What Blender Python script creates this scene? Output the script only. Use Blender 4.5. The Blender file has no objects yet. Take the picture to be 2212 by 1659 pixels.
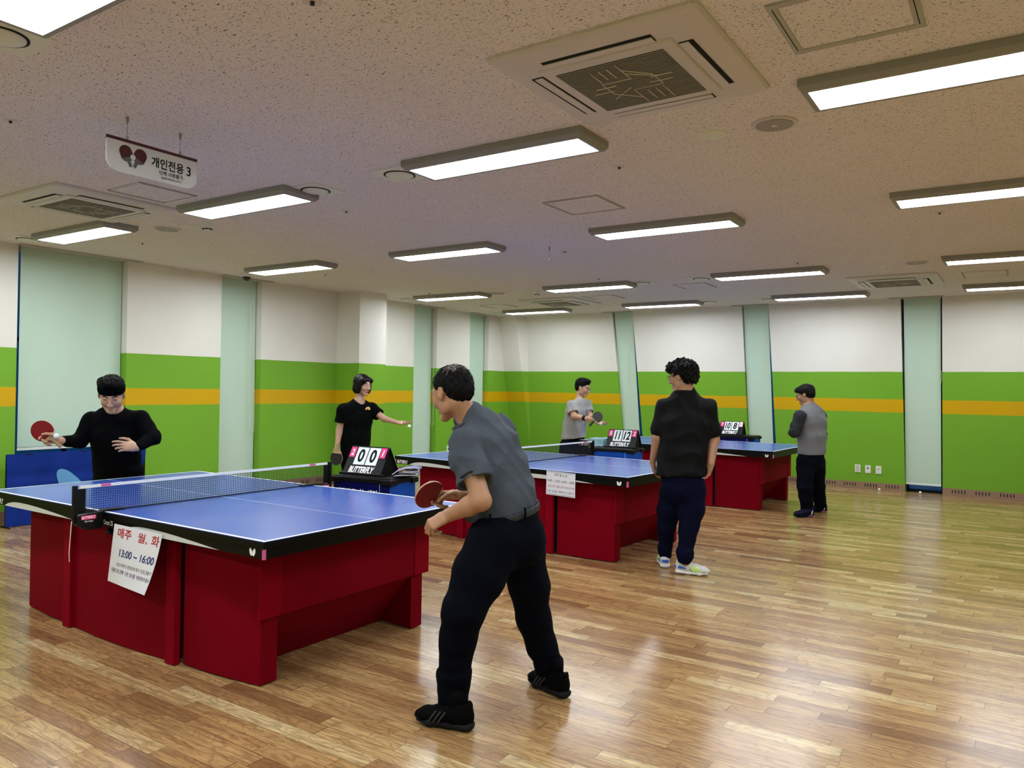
import bpy, math, random
import numpy as np
from mathutils import Vector, Matrix

# ------------------------------------------------------------------ camera, world, exposure
SC = bpy.context.scene
COL = SC.collection
W, H = 2212, 1659
FPX, PITCH, ROLL, CAMH = 1658.9, .0052, .0162, 1.4816
YAW = math.radians(33.6)
CEIL = 2.895


def _rot(p, r):
    f = np.array([0, math.cos(p), math.sin(p)]); u = np.array([0, -math.sin(p), math.cos(p)]); x = np.array([1., 0, 0])
    c, s = math.cos(r), math.sin(r)
    return np.array([c * x + s * u, -s * x + c * u, -f])


_RM = np.array([[math.cos(YAW), -math.sin(YAW), 0], [math.sin(YAW), math.cos(YAW), 0], [0, 0, 1]])
_R = _rot(PITCH, ROLL) @ _RM.T
CX, CU, CF = _R[0], _R[1], -_R[2]
EYE = np.array([0, 0, CAMH])

cam_data = bpy.data.cameras.new('camera')
cam = bpy.data.objects.new('camera', cam_data)
COL.objects.link(cam)
cam_data.sensor_width = 36
cam_data.sensor_fit = 'HORIZONTAL'
cam_data.lens = FPX * 36 / W
cam_data.clip_start = .05
m = Matrix([[_R[0][i], _R[1][i], _R[2][i]] for i in range(3)]).to_4x4()
m.translation = Vector(EYE)
cam.matrix_world = m
SC.camera = cam

SC.view_settings.view_transform = 'Standard'
SC.view_settings.look = 'None'
SC.view_settings.gamma = 1
SC.view_settings.exposure = 1.22
LAMP = 14.0

world = bpy.data.worlds.new('night')
SC.world = world
world.use_nodes = True
world.node_tree.nodes['Background'].inputs[0].default_value = (.018, .10, .22, 1)
world.node_tree.nodes['Background'].inputs[1].default_value = .35


def ray(px, py):
    return EYE, CX * ((px - W / 2) / FPX) + CU * ((H / 2 - py) / FPX) + CF


def at(px, py, D):                      # point at forward distance D along a pixel's ray
    o, d = ray(px, py)
    return o + d * D


def at_z(px, py, z):
    o, d = ray(px, py)
    return o + d * ((z - o[2]) / d[2])


def at_plane(px, py, n, c):             # plane n.p = c
    o, d = ray(px, py); n = np.array(n, float)
    return o + d * ((c - o @ n) / (d @ n))


def V(r, u, a):
    return CX * r + CU * u + CF * a


def nrm(v):
    v = np.array(v, float)
    return v / np.linalg.norm(v)


# ------------------------------------------------------------------ materials
def hexl(h):
    h = h.lstrip('#')
    out = []
    for i in (0, 2, 4):
        c = int(h[i:i + 2], 16) / 255
        out.append(c / 12.92 if c <= .04045 else ((c + .055) / 1.055) ** 2.4)
    return tuple(out)


MATS = {}


def mat(name, col, rough=.6, metal=0, spec=.5, bump=None, coat=0, emit=0, var=0, vscale=8, sheen=0, trans=0, stretch=None):
    if name in MATS: return MATS[name]
    if isinstance(col, str): col = hexl(col)
    m = bpy.data.materials.new(name); m.use_nodes = True
    nt = m.node_tree; b = nt.nodes['Principled BSDF']
    b.inputs['Base Color'].default_value = (*col, 1)
    b.inputs['Roughness'].default_value = rough
    b.inputs['Metallic'].default_value = metal
    b.inputs['Specular IOR Level'].default_value = spec
    if coat: b.inputs['Coat Weight'].default_value = coat; b.inputs['Coat Roughness'].default_value = .1
    if sheen: b.inputs['Sheen Weight'].default_value = sheen
    if trans: b.inputs['Transmission Weight'].default_value = trans
    if emit:
        b.inputs['Emission Color'].default_value = (*col, 1); b.inputs['Emission Strength'].default_value = emit
    if bump or var:
        tc = nt.nodes.new('ShaderNodeTexCoord'); mp = nt.nodes.new('ShaderNodeMapping')
        nt.links.new(tc.outputs['Object'], mp.inputs[0])
        if stretch: mp.inputs['Scale'].default_value = stretch
    if bump:
        n = nt.nodes.new('ShaderNodeTexNoise'); n.inputs['Scale'].default_value = bump[0]; n.inputs['Detail'].default_value = 4
        nt.links.new(mp.outputs[0], n.inputs['Vector'])
        bp = nt.nodes.new('ShaderNodeBump'); bp.inputs['Strength'].default_value = bump[1]; bp.inputs['Distance'].default_value = bump[2] if len(bump) > 2 else .01
        nt.links.new(n.outputs[0], bp.inputs['Height']); nt.links.new(bp.outputs[0], b.inputs['Normal'])
    if var:
        n = nt.nodes.new('ShaderNodeTexNoise'); n.inputs['Scale'].default_value = vscale; n.inputs['Detail'].default_value = 3
        nt.links.new(mp.outputs[0], n.inputs['Vector'])
        mx = nt.nodes.new('ShaderNodeMix'); mx.data_type = 'RGBA'
        mx.inputs[6].default_value = (*[c * (1 - var) for c in col], 1)
        mx.inputs[7].default_value = (*[min(1, c * (1 + var)) for c in col], 1)
        nt.links.new(n.outputs[0], mx.inputs[0]); nt.links.new(mx.outputs[2], b.inputs['Base Color'])
    MATS[name] = m
    return m


class NT:                                # tiny node helper
    def __init__(s, name):
        s.m = bpy.data.materials.new(name); s.m.use_nodes = True; s.t = s.m.node_tree
        s.b = s.t.nodes['Principled BSDF']; MATS[name] = s.m

    def n(s, kind, **kw):
        x = s.t.nodes.new(kind)
        for k, v in kw.items(): setattr(x, k, v)
        return x

    def put(s, sock, v):
        if hasattr(v, 'links') or isinstance(v, bpy.types.NodeSocket): s.t.links.new(v, sock)
        else: sock.default_value = v

    def math(s, op, a, b=0.0, c=None):
        x = s.n('ShaderNodeMath', operation=op); s.put(x.inputs[0], a); s.put(x.inputs[1], b)
        if c is not None: s.put(x.inputs[2], c)
        return x.outputs[0]

    def mix(s, f, a, b, blend='MIX'):
        x = s.n('ShaderNodeMix', data_type='RGBA', blend_type=blend)
        s.put(x.inputs[0], f)
        for i, v in ((6, a), (7, b)):
            s.put(x.inputs[i], (*v, 1) if isinstance(v, tuple) and len(v) == 3 else v)
        return x.outputs[2]

    def xyz(s):
        g = s.n('ShaderNodeNewGeometry'); x = s.n('ShaderNodeSeparateXYZ'); s.t.links.new(g.outputs['Position'], x.inputs[0])
        return g.outputs['Position'], x.outputs[0], x.outputs[1], x.outputs[2]

    def comb(s, x, y, z=0.0):
        c = s.n('ShaderNodeCombineXYZ')
        for i, v in enumerate((x, y, z)): s.put(c.inputs[i], v)
        return c.outputs[0]

    def noise(s, vec, scale, detail=3, rough=.5, dist=0):
        x = s.n('ShaderNodeTexNoise'); s.put(x.inputs['Vector'], vec); x.inputs['Scale'].default_value = scale
        x.inputs['Detail'].default_value = detail; x.inputs['Roughness'].default_value = rough; x.inputs['Distortion'].default_value = dist
        return x.outputs[0]

    def ramp(s, f, stops, interp='LINEAR'):
        x = s.n('ShaderNodeValToRGB'); s.put(x.inputs[0], f); r = x.color_ramp; r.interpolation = interp
        while len(r.elements) < len(stops): r.elements.new(.5)
        for e, (p, c) in zip(r.elements, stops): e.position = p; e.color = (*c, 1) if len(c) == 3 else c
        return x.outputs[0]

    def bump(s, h, strength, dist=.01):
        x = s.n('ShaderNodeBump'); x.inputs['Strength'].default_value = strength; x.inputs['Distance'].default_value = dist
        s.put(x.inputs['Height'], h); s.t.links.new(x.outputs[0], s.b.inputs['Normal'])


def wall_material():
    t = NT('wall_paint'); pos, x, y, z = t.xyz()
    wob = t.math('MULTIPLY', t.math('SUBTRACT', t.noise(pos, 1.3, 2), .5), .012)
    zz = t.math('DIVIDE', t.math('ADD', z, wob), 3.0)
    G = (.175, .42, .028)
    cc = t.ramp(zz, [(0, G), (1.205 / 3, (.64, .385, .0)), (1.402 / 3, G), (1.812 / 3, (.80, .785, .74))], 'CONSTANT')
    n = t.noise(pos, 2.2, 5, .6)
    cc = t.mix(t.ramp(n, [(.3, (0, 0, 0)), (.75, (1, 1, 1))]), cc, t.mix(.06, cc, (.20, .18, .10)))
    # scuffs
    sc = t.noise(t.comb(t.math('MULTIPLY', x, .35), t.math('MULTIPLY', y, .35), z), 9, 4, .7, .6)
    band = t.ramp(t.math('DIVIDE', z, 3.0), [(.0, (0, 0, 0)), (.2, (1, 1, 1)), (.36, (1, 1, 1)), (.42, (0, 0, 0))])
    msk = t.math('MULTIPLY', t.ramp(sc, [(.70, (0, 0, 0)), (.78, (.35, .35, .35))]), band)
    cc = t.mix(msk, cc, (.12, .2, .06))
    t.put(t.b.inputs['Base Color'], cc); t.b.inputs['Roughness'].default_value = .55
    t.b.inputs['Specular IOR Level'].default_value = .25
    t.bump(t.noise(pos, 60, 3), .12, .004)
    return t.m


def ceiling_material():
    t = NT('ceiling_tile'); pos, x, y, z = t.xyz()
    # fissures: short dark dashes lying mostly along x
    v = t.comb(t.math('MULTIPLY', x, 1.0), t.math('MULTIPLY', y, 2.6))
    n1 = t.noise(v, 58, 2.5, .55, .7)
    n2 = t.noise(t.comb(x, y), 150, 1, .5, .2)
    n3 = t.noise(t.comb(x, y), 3.0, 2)
    d1 = t.ramp(n1, [(.63, (0, 0, 0)), (.65, (1, 1, 1))])
    d2 = t.ramp(n2, [(.68, (0, 0, 0)), (.72, (1, 1, 1))])
    d = t.math('MAXIMUM', d1, d2)
    # tile joints .3 x .6
    def joint(c, w):
        f = t.math('FRACT', t.math('DIVIDE', t.math('ADD', c, 50.03), w))
        return t.math('LESS_THAN', t.math('MULTIPLY', f, w), .0025)
    j = t.math('MAXIMUM', joint(y, .3), joint(x, .6))
    j = t.math('MULTIPLY', j, t.ramp(n3, [(.42, (0, 0, 0)), (.6, (.5, .5, .5))]))
    base = t.mix(t.noise(pos, 1.1, 2), (.75, .705, .70), (.80, .755, .745))
    cc = t.mix(d, base, (.09, .07, .06))
    cc = t.mix(j, cc, (.35, .30, .26))
    t.put(t.b.inputs['Base Color'], cc); t.b.inputs['Roughness'].default_value = .95
    t.b.inputs['Specular IOR Level'].default_value = .1
    t.bump(t.math('SUBTRACT', 1.0, d), .6, .004)
    return t.m


def floor_material():
    t = NT('oak_floor'); pos, x, y, z = t.xyz()
    PW, PL = .084, .62
    row = t.math('FLOOR', t.math('DIVIDE', y, PW))
    wn = t.n('ShaderNodeTexWhiteNoise', noise_dimensions='1D'); t.put(wn.inputs['W'], row)
    off = t.math('MULTIPLY', wn.outputs[0], 7.3)
    wob = t.math('MULTIPLY', t.math('SINE', t.math('ADD', t.math('MULTIPLY', x, 2.9), t.math('MULTIPLY', off, 9.0))), .16)
    cx = t.math('DIVIDE', t.math('ADD', t.math('ADD', x, off), wob), PL)
    col = t.math('FLOOR', cx)
    w2 = t.n('ShaderNodeTexWhiteNoise', noise_dimensions='2D'); t.put(w2.inputs['Vector'], t.comb(row, col))
    rid = w2.outputs[0]
    tone = t.ramp(rid, [(0, (.23, .115, .047)), (.08, (.33, .180, .075)), (.3, (.41, .238, .098)), (.6, (.47, .285, .120)), (.88, (.53, .345, .150)), (1, (.64, .48, .25))])
    shift = t.math('MULTIPLY', rid, 37.0)
    g = t.comb(t.math('ADD', t.math('MULTIPLY', x, 1.2), shift), t.math('MULTIPLY', y, 16.0), shift)
    grain = t.noise(g, 3.2, 6, .65, 1.2)
    cc = t.mix(t.ramp(grain, [(.34, (1, 1, 1)), (.60, (0, 0, 0))]), tone, t.mix(.70, tone, (.10, .042, .015)))
    g2 = t.comb(t.math('ADD', t.math('MULTIPLY', x, 2.2), shift), t.math('MULTIPLY', y, 7.0), shift)
    cath = t.math('SINE', t.math('MULTIPLY', t.noise(g2, 1.5, 2, .4, .4), 62.0))
    cc = t.mix(t.math('MULTIPLY', t.ramp(cath, [(.55, (0, 0, 0)), (.95, (1, 1, 1))]), .5), cc, t.mix(.7, tone, (.10, .045, .02)))
    fy = t.math('FRACT', t.math('DIVIDE', y, PW)); fx = t.math('FRACT', cx)
    e1 = t.math('LESS_THAN', t.math('MINIMUM', fy, t.math('SUBTRACT', 1.0, fy)), .014)
    e2 = t.math('LESS_THAN', t.math('MINIMUM', fx, t.math('SUBTRACT', 1.0, fx)), .0022)
    e = t.math('MAXIMUM', e1, e2)
    cc = t.mix(t.math('MULTIPLY', e, .8), cc, (.07, .035, .015))
    t.put(t.b.inputs['Base Color'], cc)
    rr = t.math('ADD', t.math('MULTIPLY', t.noise(pos, 5, 3), .08), .17)
    t.put(t.b.inputs['Roughness'], rr)
    t.b.inputs['IOR'].default_value = 1.5; t.b.inputs['Specular IOR Level'].default_value = .6
    h = t.math('ADD', t.math('MULTIPLY', t.math('SUBTRACT', 1.0, e), .6), t.math('MULTIPLY', t.noise(g, 2, 3), .5))
    hh = t.math('ADD', h, t.math('MULTIPLY', t.noise(t.comb(t.math('MULTIPLY', x, .8), t.math('MULTIPLY', y, 5.0)), 3, 2), .5))
    t.bump(hh, .08, .004)
    return t.m


# ------------------------------------------------------------------ mesh building
def tag(o, label=None, cat=None, group=None, kind=None):
    if label: o['label'] = label
    if cat: o['category'] = cat
    if group: o['group'] = group
    if kind: o['kind'] = kind
    return o


def empty(name, loc=(0, 0, 0), rz=0, label=None, cat=None, group=None):
    o = bpy.data.objects.new(name, None); COL.objects.link(o)
    o.location = Vector(loc); o.rotation_euler = (0, 0, rz); o.empty_display_size = .1
    return tag(o, label, cat, group)


def mobj(name, vs, fs, mats, parent=None, fm=None, smooth=False, world=False, bevel=0):
    me = bpy.data.meshes.new(name)
    vs = np.asarray(vs, float)
    if world and parent is not None:
        p = parent
        o3 = np.zeros(3)
        while p is not None: o3 += np.array(p.location); p = p.parent
        vs = vs - o3
    me.from_pydata([tuple(v) for v in vs], [], [tuple(int(i) for i in f) for f in fs])
    if not isinstance(mats, (list, tuple)): mats = [mats]
    for q in mats: me.materials.append(q)
    if fm is not None: me.polygons.foreach_set('material_index', np.asarray(fm, dtype=np.int32))
    if smooth: me.polygons.foreach_set('use_smooth', [True] * len(me.polygons))
    me.update()
    o = bpy.data.objects.new(name, me); COL.objects.link(o)
    if parent is not None: o.parent = parent
    if bevel:
        b = o.modifiers.new('bevel', 'BEVEL'); b.width = bevel; b.segments = 2; b.limit_method = 'ANGLE'; b.angle_limit = .6
        try: b.harden_normals = False
        except Exception: pass
    return o


class MB:
    def __init__(s): s.v = []; s.f = []; s.m = []

    def add(s, vs, fs, m=0):
        n = len(s.v); s.v += [tuple(map(float, v)) for v in vs]
        s.f += [tuple(i + n for i in f) for f in fs]; s.m += [m] * len(fs); return s

    def box(s, lo, hi, m=0):
        x0, y0, z0 = lo; x1, y1, z1 = hi
        return s.add([(x0, y0, z0), (x1, y0, z0), (x1, y1, z0), (x0, y1, z0), (x0, y0, z1), (x1, y0, z1), (x1, y1, z1), (x0, y1, z1)],
                     [(0, 3, 2, 1), (4, 5, 6, 7), (0, 1, 5, 4), (1, 2, 6, 5), (2, 3, 7, 6), (3, 0, 4, 7)], m)

    def hexa(s, a, b, m=0):               # two quads a (front) and b (back)
        return s.add(list(a) + list(b), [(0, 1, 2, 3), (7, 6, 5, 4), (1, 0, 4, 5), (2, 1, 5, 6), (3, 2, 6, 7), (0, 3, 7, 4)], m)

    def prism(s, poly, off, m=0):         # 3-D polygon extruded by vector off
        n = len(poly); a = [np.array(p, float) for p in poly]; b = [p + np.array(off, float) for p in a]
        fs = [tuple(range(n)), tuple(range(2 * n - 1, n - 1, -1))] + [((i + 1) % n, i, n + i, n + (i + 1) % n) for i in range(n)]
        return s.add(a + b, fs, m)

    def quad(s, a, b, c, d, m=0): return s.add([a, b, c, d], [(0, 1, 2, 3)], m)

    def tube(s, pts, r, n=8, m=0, cap=True):
        pts = [np.array(p, float) for p in pts]; rs = r if isinstance(r, (list, tuple)) else [r] * len(pts)
        ref = None; vs = []
        for i, p in enumerate(pts):
            d = nrm(pts[min(i + 1, len(pts) - 1)] - pts[max(i - 1, 0)])
            if ref is None:
                ref = np.cross(d, (0, 0, 1)) if abs(d[2]) < .9 else np.cross(d, (1, 0, 0))
            ref = nrm(ref - d * (ref @ d)); w = np.cross(d, ref)
            for k in range(n):
                a = 2 * math.pi * k / n; vs.append(p + rs[i] * (ref * math.cos(a) + w * math.sin(a)))
        fs = [(i * n + k, i * n + (k + 1) % n, (i + 1) * n + (k + 1) % n, (i + 1) * n + k) for i in range(len(pts) - 1) for k in range(n)]
        if cap: fs += [tuple(range(n - 1, -1, -1)), tuple((len(pts) - 1) * n + k for k in range(n))]
        return s.add(vs, fs, m)

    def disc(s, c, r, h, n=32, m=0, rx=None):           # vertical cylinder, z from c.z to c.z+h
        x, y, z = c; rx = rx or r
        poly = [(x + rx * math.cos(2 * math.pi * k / n), y + r * math.sin(2 * math.pi * k / n), z) for k in range(n)]
        return s.prism(poly[::-1], (0, 0, h), m)

    def lathe(s, prof, c=(0, 0, 0), n=24, m=0):          # prof: (r,z)
        vs = [(c[0] + r * math.cos(2 * math.pi * k / n), c[1] + r * math.sin(2 * math.pi * k / n), c[2] + z) for r, z in prof for k in range(n)]
        fs = [(i * n + k, i * n + (k + 1) % n, (i + 1) * n + (k + 1) % n, (i + 1) * n + k) for i in range(len(prof) - 1) for k in range(n)]
        return s.add(vs, fs, m)

    def sphere(s, c, r, n=16, m=0, sc=(1, 1, 1)):
        vs = [(c[0], c[1], c[2] + r * sc[2])]; fs = []
        h = n // 2
        for i in range(1, h):
            a = math.pi * i / h
            for k in range(n):
                b = 2 * math.pi * k / n
                vs.append((c[0] + r * sc[0] * math.sin(a) * math.cos(b), c[1] + r * sc[1] * math.sin(a) * math.sin(b), c[2] + r * sc[2] * math.cos(a)))
        vs.append((c[0], c[1], c[2] - r * sc[2])); L = len(vs) - 1
        for k in range(n): fs.append((0, 1 + k, 1 + (k + 1) % n)); fs.append((L, 1 + (h - 2) * n + (k + 1) % n, 1 + (h - 2) * n + k))
        for i in range(h - 2):
            for k in range(n): fs.append((1 + i * n + k, 1 + (i + 1) * n + k, 1 + (i + 1) * n + (k + 1) % n, 1 + i * n + (k + 1) % n))
        return s.add(vs, fs, m)

    def xf(s, M):
        M = np.array(M); v = np.array(s.v); s.v = [tuple(p) for p in (v @ M[:3, :3].T + M[:3, 3])]; return s

    def build(s, name, mats, parent=None, smooth=False, world=False, bevel=0):
        return mobj(name, s.v, s.f, mats, parent, s.m, smooth, world, bevel)


def copy_tree(o, parent=None):
    c = o.copy(); COL.objects.link(c); c.parent = parent
    for ch in list(o.children): copy_tree(ch, c)
    return c


_tc = {}


def text_geo(body, bold=0.0, shear=0.0):
    """flat letter shapes, scaled so that they fill a 1 x 1 box (returns aspect too)"""
    key = (body, bold, shear)
    if key in _tc: return _tc[key]
    cu = bpy.data.curves.new('lettering', 'FONT'); cu.body = body; cu.size = 1; cu.offset = bold; cu.shear = shear; cu.resolution_u = 5
    o = bpy.data.objects.new('lettering', cu); COL.objects.link(o)
    dg = bpy.context.evaluated_depsgraph_get(); dg.update()
    me = o.evaluated_get(dg).to_mesh()
    v = np.array([tuple(p.co) for p in me.vertices]) if len(me.vertices) else np.zeros((0, 3))
    f = [tuple(p.vertices) for p in me.polygons]
    o.evaluated_get(dg).to_mesh_clear(); bpy.data.objects.remove(o); bpy.data.curves.remove(cu)
    lo, hi = v.min(0), v.max(0); sz = hi - lo
    v = (v[:, :2] - lo[:2]) / sz[:2]
    _tc[key] = (v, f, sz[0] / sz[1])
    return _tc[key]


def text_on(mb, body, x0, x1, y0, y1, fn, m=0, bold=0.0, shear=0.0, clip=None):
    v, f, _ = text_geo(body, bold, shear)
    P = [(x0 + (x1 - x0) * a, y0 + (y1 - y0) * b) for a, b in v]
    if clip is not None: f = [q for q in f if all(P[i][0] <= clip for i in q)]
    mb.add([fn(a, b) for a, b in P], f, m)


def ell2(cx, cy, rx, ry, n=24, rot=0, a0=0, a1=2 * math.pi):
    return [(cx + rx * math.cos(t) * math.cos(rot) - ry * math.sin(t) * math.sin(rot), cy + rx * math.cos(t) * math.sin(rot) + ry * math.sin(t) * math.cos(rot))
            for t in [a0 + (a1 - a0) * k / n for k in range(n)]]


# ------------------------------------------------------------------ shared materials
M_WALL = wall_material(); M_CEIL = ceiling_material(); M_FLOOR = floor_material()
M_BLACK = mat('black_plastic', (.0022, .0022, .0025), .45, spec=.22)
M_WHITE = mat('white_plastic', '#e6e6e2', .45)
M_OFFW = mat('offwhite_metal', (.62, .60, .56), .5, bump=(3, .05))
M_LIGHT = mat('diffuser', (.90, .96, 1), .5, emit=LAMP)
M_LAMPF = mat('lamp_frame', (.30, .29, .27), .5, metal=.1)
M_DARK = mat('dark_void', '#050505', .9)
M_INK = mat('ink_black', (.002, .002, .004), .7, spec=.2)
M_WINK = mat('print_white', '#f2f2f2', .6)
M_PINK = mat('pink_print', '#e0287a', .5)
M_NIGHT = mat('dark_frame', (.003, .005, .007), .4, spec=.3)
# ------------------------------------------------------------------ room shell
FLOOR = MB().quad((-9.2, -3.6, 0), (5.2, -3.6, 0), (5.2, 13.6, 0), (-9.2, 13.6, 0)).build('floor', M_FLOOR); tag(FLOOR, kind='structure')
CE = MB().box((-9.2, -3.6, CEIL), (5.2, 13.6, CEIL + .1)).build('ceiling', M_CEIL); tag(CE, kind='structure')
XL, XR, YF = -8.72, 4.6, -3.0
# back wall leans in towards the top; it bends slightly at the second window slot
KX = -3.6


def yb(x, z):
    return 13.02 - .16 * z + (.05 * (KX - x) if x < KX else 0)


def bw(px, py):                         # pixel -> back wall surface
    p = at_plane(px, py, (0, 1, .16), 13.02)
    if p[0] < KX: p = at_plane(px, py, (.05, 1, .16), 13.02 + .05 * KX)
    return p


def line_x(p, q):                       # x as function of z through two wall points
    return lambda z: p[0] + (q[0] - p[0]) * (z - p[2]) / (q[2] - p[2])


slots = []
for a in (((1322, 677), (1345, 930), (1366.3, 675.4), (1388, 942)),
          ((1602, 662), (1613.5, 910), (1660, 659), (1676, 957)),
          ((1945, 643), (1955, 1045), (2035, 641), (2036, 1051))):
    slots.append((line_x(bw(*a[0]), bw(*a[1])), line_x(bw(*a[2]), bw(*a[3]))))
wb = MB()
edges = [lambda z: XL - .3] + [f for s in slots for f in s] + [lambda z: XR + .2]
DEP = .26


def wseg(fa, fb, za=0., zb=CEIL):
    P = lambda f, z: (f(z), yb(f(z), z), z)
    a = [P(fa, za), P(fb, za), P(fb, zb), P(fa, zb)]
    b = [(x, y + DEP, z) for x, y, z in a]
    wb.hexa(a, b)


wseg(edges[0], edges[1]); wseg(edges[2], edges[3]); wseg(edges[4], edges[5]); wseg(edges[6], edges[7])
tag(wb.build('wall_back', M_WALL), kind='structure')

# left wall with four window openings
WIN = [(3.80, 4.975), (6.24, 6.875), (10.06, 10.68), (11.66, 12.27)]
wl = MB(); ys = [YF - .3] + [v for w in WIN for v in w] + [13.4]
for i in range(0, len(ys), 2): wl.box((XL - DEP, ys[i], 0), (XL, ys[i + 1], CEIL))
tag(wl.build('wall_left', M_WALL), kind='structure')
tag(MB().box((XR, YF - .3, 0), (XR + .2, 13.4, CEIL)).build('wall_right', M_WALL), kind='structure')
tag(MB().box((XL - .3, YF - .2, 0), (XR + .2, YF, CEIL)).build('wall_front', M_WALL), kind='structure')

# square column standing out of the left wall
tag(MB().box((XL - .01, 8.28, 0), (-8.25, 8.86, CEIL)).build('trim_1', M_WALL), kind='structure')
# leaning column in the far corner
c1 = lambda z: (XL, 12.58 + (2.9 - z) * .235, z)
c2 = lambda z: (-8.3, 12.57 + (2.9 - z) * .24, z)
q3 = bw(1137.5, 685), bw(1168, 956); c3 = lambda z: (line_x(*q3)(z), yb(line_x(*q3)(z), z) + .004, z)
mc = MB(); zz = [0, CEIL]
mc.quad(c1(0), c2(0), c2(CEIL), c1(CEIL)); mc.quad(c2(0), c3(0), c3(CEIL), c2(CEIL))
mc.quad(c3(0), (XL, 13.6, 0), (XL, 13.4, CEIL), c3(CEIL)); mc.quad((XL, 13.6, 0), c1(0), c1(CEIL), (XL, 13.4, CEIL))
tag(mc.build('trim_2', M_WALL), kind='structure')

# curtain pockets: thin dark shadow gap and pale edge strip in the ceiling over each window
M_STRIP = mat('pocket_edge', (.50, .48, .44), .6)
tr = MB()
for a, b in WIN:
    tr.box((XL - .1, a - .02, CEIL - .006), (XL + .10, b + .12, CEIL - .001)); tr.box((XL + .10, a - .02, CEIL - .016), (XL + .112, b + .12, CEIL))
for fl, fr in slots:
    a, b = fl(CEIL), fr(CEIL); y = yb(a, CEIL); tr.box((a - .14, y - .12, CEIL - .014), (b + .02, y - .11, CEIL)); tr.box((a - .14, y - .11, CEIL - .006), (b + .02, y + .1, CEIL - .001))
tag(tr.build('trim_3', M_STRIP), kind='structure')

# windows: frame and glass at the outer face
M_GLASS = mat('window_glass', (.25, .42, .5), .03, spec=.6, trans=1)
k = 1
for a, b in WIN:
    f = MB()
    for y in (a, b - .035, (a + b) / 2): f.box((XL - DEP, y, 0), (XL - DEP + .05, y + .035, CEIL))
    for z in (.0, .62, 1.9, CEIL - .04): f.box((XL - DEP, a, z), (XL - DEP + .045, b, z + .04))
    o = f.build('window_%d' % k, M_NIGHT); tag(o, kind='structure'); k += 1
    MB().box((XL - DEP + .01, a, 0), (XL - DEP + .018, b, CEIL)).build('pane', M_GLASS, o)
for fl, fr in slots:
    f = MB(); g = MB()

    def P(x, z, d): return (x, yb(x, z) + d, z)
    for ea, eb in ((fl, lambda z: fl(z) + .03), (lambda z: fr(z) - .03, fr)):
        f.hexa([P(ea(0), 0, DEP - .05), P(eb(0), 0, DEP - .05), P(eb(CEIL), CEIL, DEP - .05), P(ea(CEIL), CEIL, DEP - .05)],
               [P(ea(0), 0, DEP), P(eb(0), 0, DEP), P(eb(CEIL), CEIL, DEP), P(ea(CEIL), CEIL, DEP)])
    for z in (0, .62, 1.9): f.hexa([P(fl(z), z, DEP - .05), P(fr(z), z, DEP - .05), P(fr(z), z + .03, DEP - .05), P(fl(z), z + .03, DEP - .05)],
                                   [P(fl(z), z, DEP), P(fr(z), z, DEP), P(fr(z), z + .03, DEP), P(fl(z), z + .03, DEP)])
    o = f.build('window_%d' % k, M_NIGHT); tag(o, kind='structure'); k += 1
    g.hexa([P(fl(0), 0, DEP - .02), P(fr(0), 0, DEP - .02), P(fr(CEIL), CEIL, DEP - .02), P(fl(CEIL), CEIL, DEP - .02)],
           [P(fl(0), 0, DEP - .01), P(fr(0), 0, DEP - .01), P(fr(CEIL), CEIL, DEP - .01), P(fl(CEIL), CEIL, DEP - .01)])
    g.build('pane', M_GLASS, o)

# baseboards with groups of vent slots
M_BASE = mat('baseboard_brown', (.27, .165, .10), .5, var=.25, vscale=6, stretch=(1, 1, 12))


def baseboard(name, segs):
    mb = MB()
    for p, q, n in segs:                                   # p,q floor points, n = direction into the room
        p = np.array(p, float); q = np.array(q, float); n = np.array(n, float); L = np.linalg.norm(q - p); d = (q - p) / L
        z = np.array([0, 0, .127]); t = n * .018
        mb.hexa([p + t, q + t, q + t + z, p + t + z], [p, q, q + z, p + z])
        x = .12
        while x + .2 < L:
            for i in range(5):
                a = p + d * (x + i * .04) + n * .019; b = a + d * .013
                mb.hexa([a + n * .0004 + (0, 0, .04), b + n * .0004 + (0, 0, .04), b + n * .0004 + (0, 0, .088), a + n * .0004 + (0, 0, .088)],
                        [a - n * .01 + (0, 0, .04), b - n * .01 + (0, 0, .04), b - n * .01 + (0, 0, .088), a - n * .01 + (0, 0, .088)], 1)
            x += .30
    tag(mb.build(name, [M_BASE, M_DARK]), kind='structure')


z0 = 0.06
bs = [(XL + .1, edges[1](z0)), (edges[2](z0), edges[3](z0)), (edges[4](z0), edges[5](z0)), (edges[6](z0), XR)]
baseboard('baseboard_back', [((a, yb(a, 0) - .0, 0), (b, yb(b, 0) - .0, 0), (0, -1, 0)) for a, b in bs])
baseboard('baseboard_left', [((XL, a, 0), (XL, b, 0), (1, 0, 0)) for a, b in ((YF, 3.80), (4.975, 6.24), (6.875, 8.28), (8.86, 10.06), (10.68, 11.66))])

# roller blinds
M_BLIND = mat('blind_fabric', (.54, .70, .59), .85, spec=.1, bump=(900, .15, .002))
M_BAR = mat('blind_bar', (.75, .78, .76), .4)
M_CORD = mat('cream_cord', (.70, .66, .48), .7)


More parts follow.
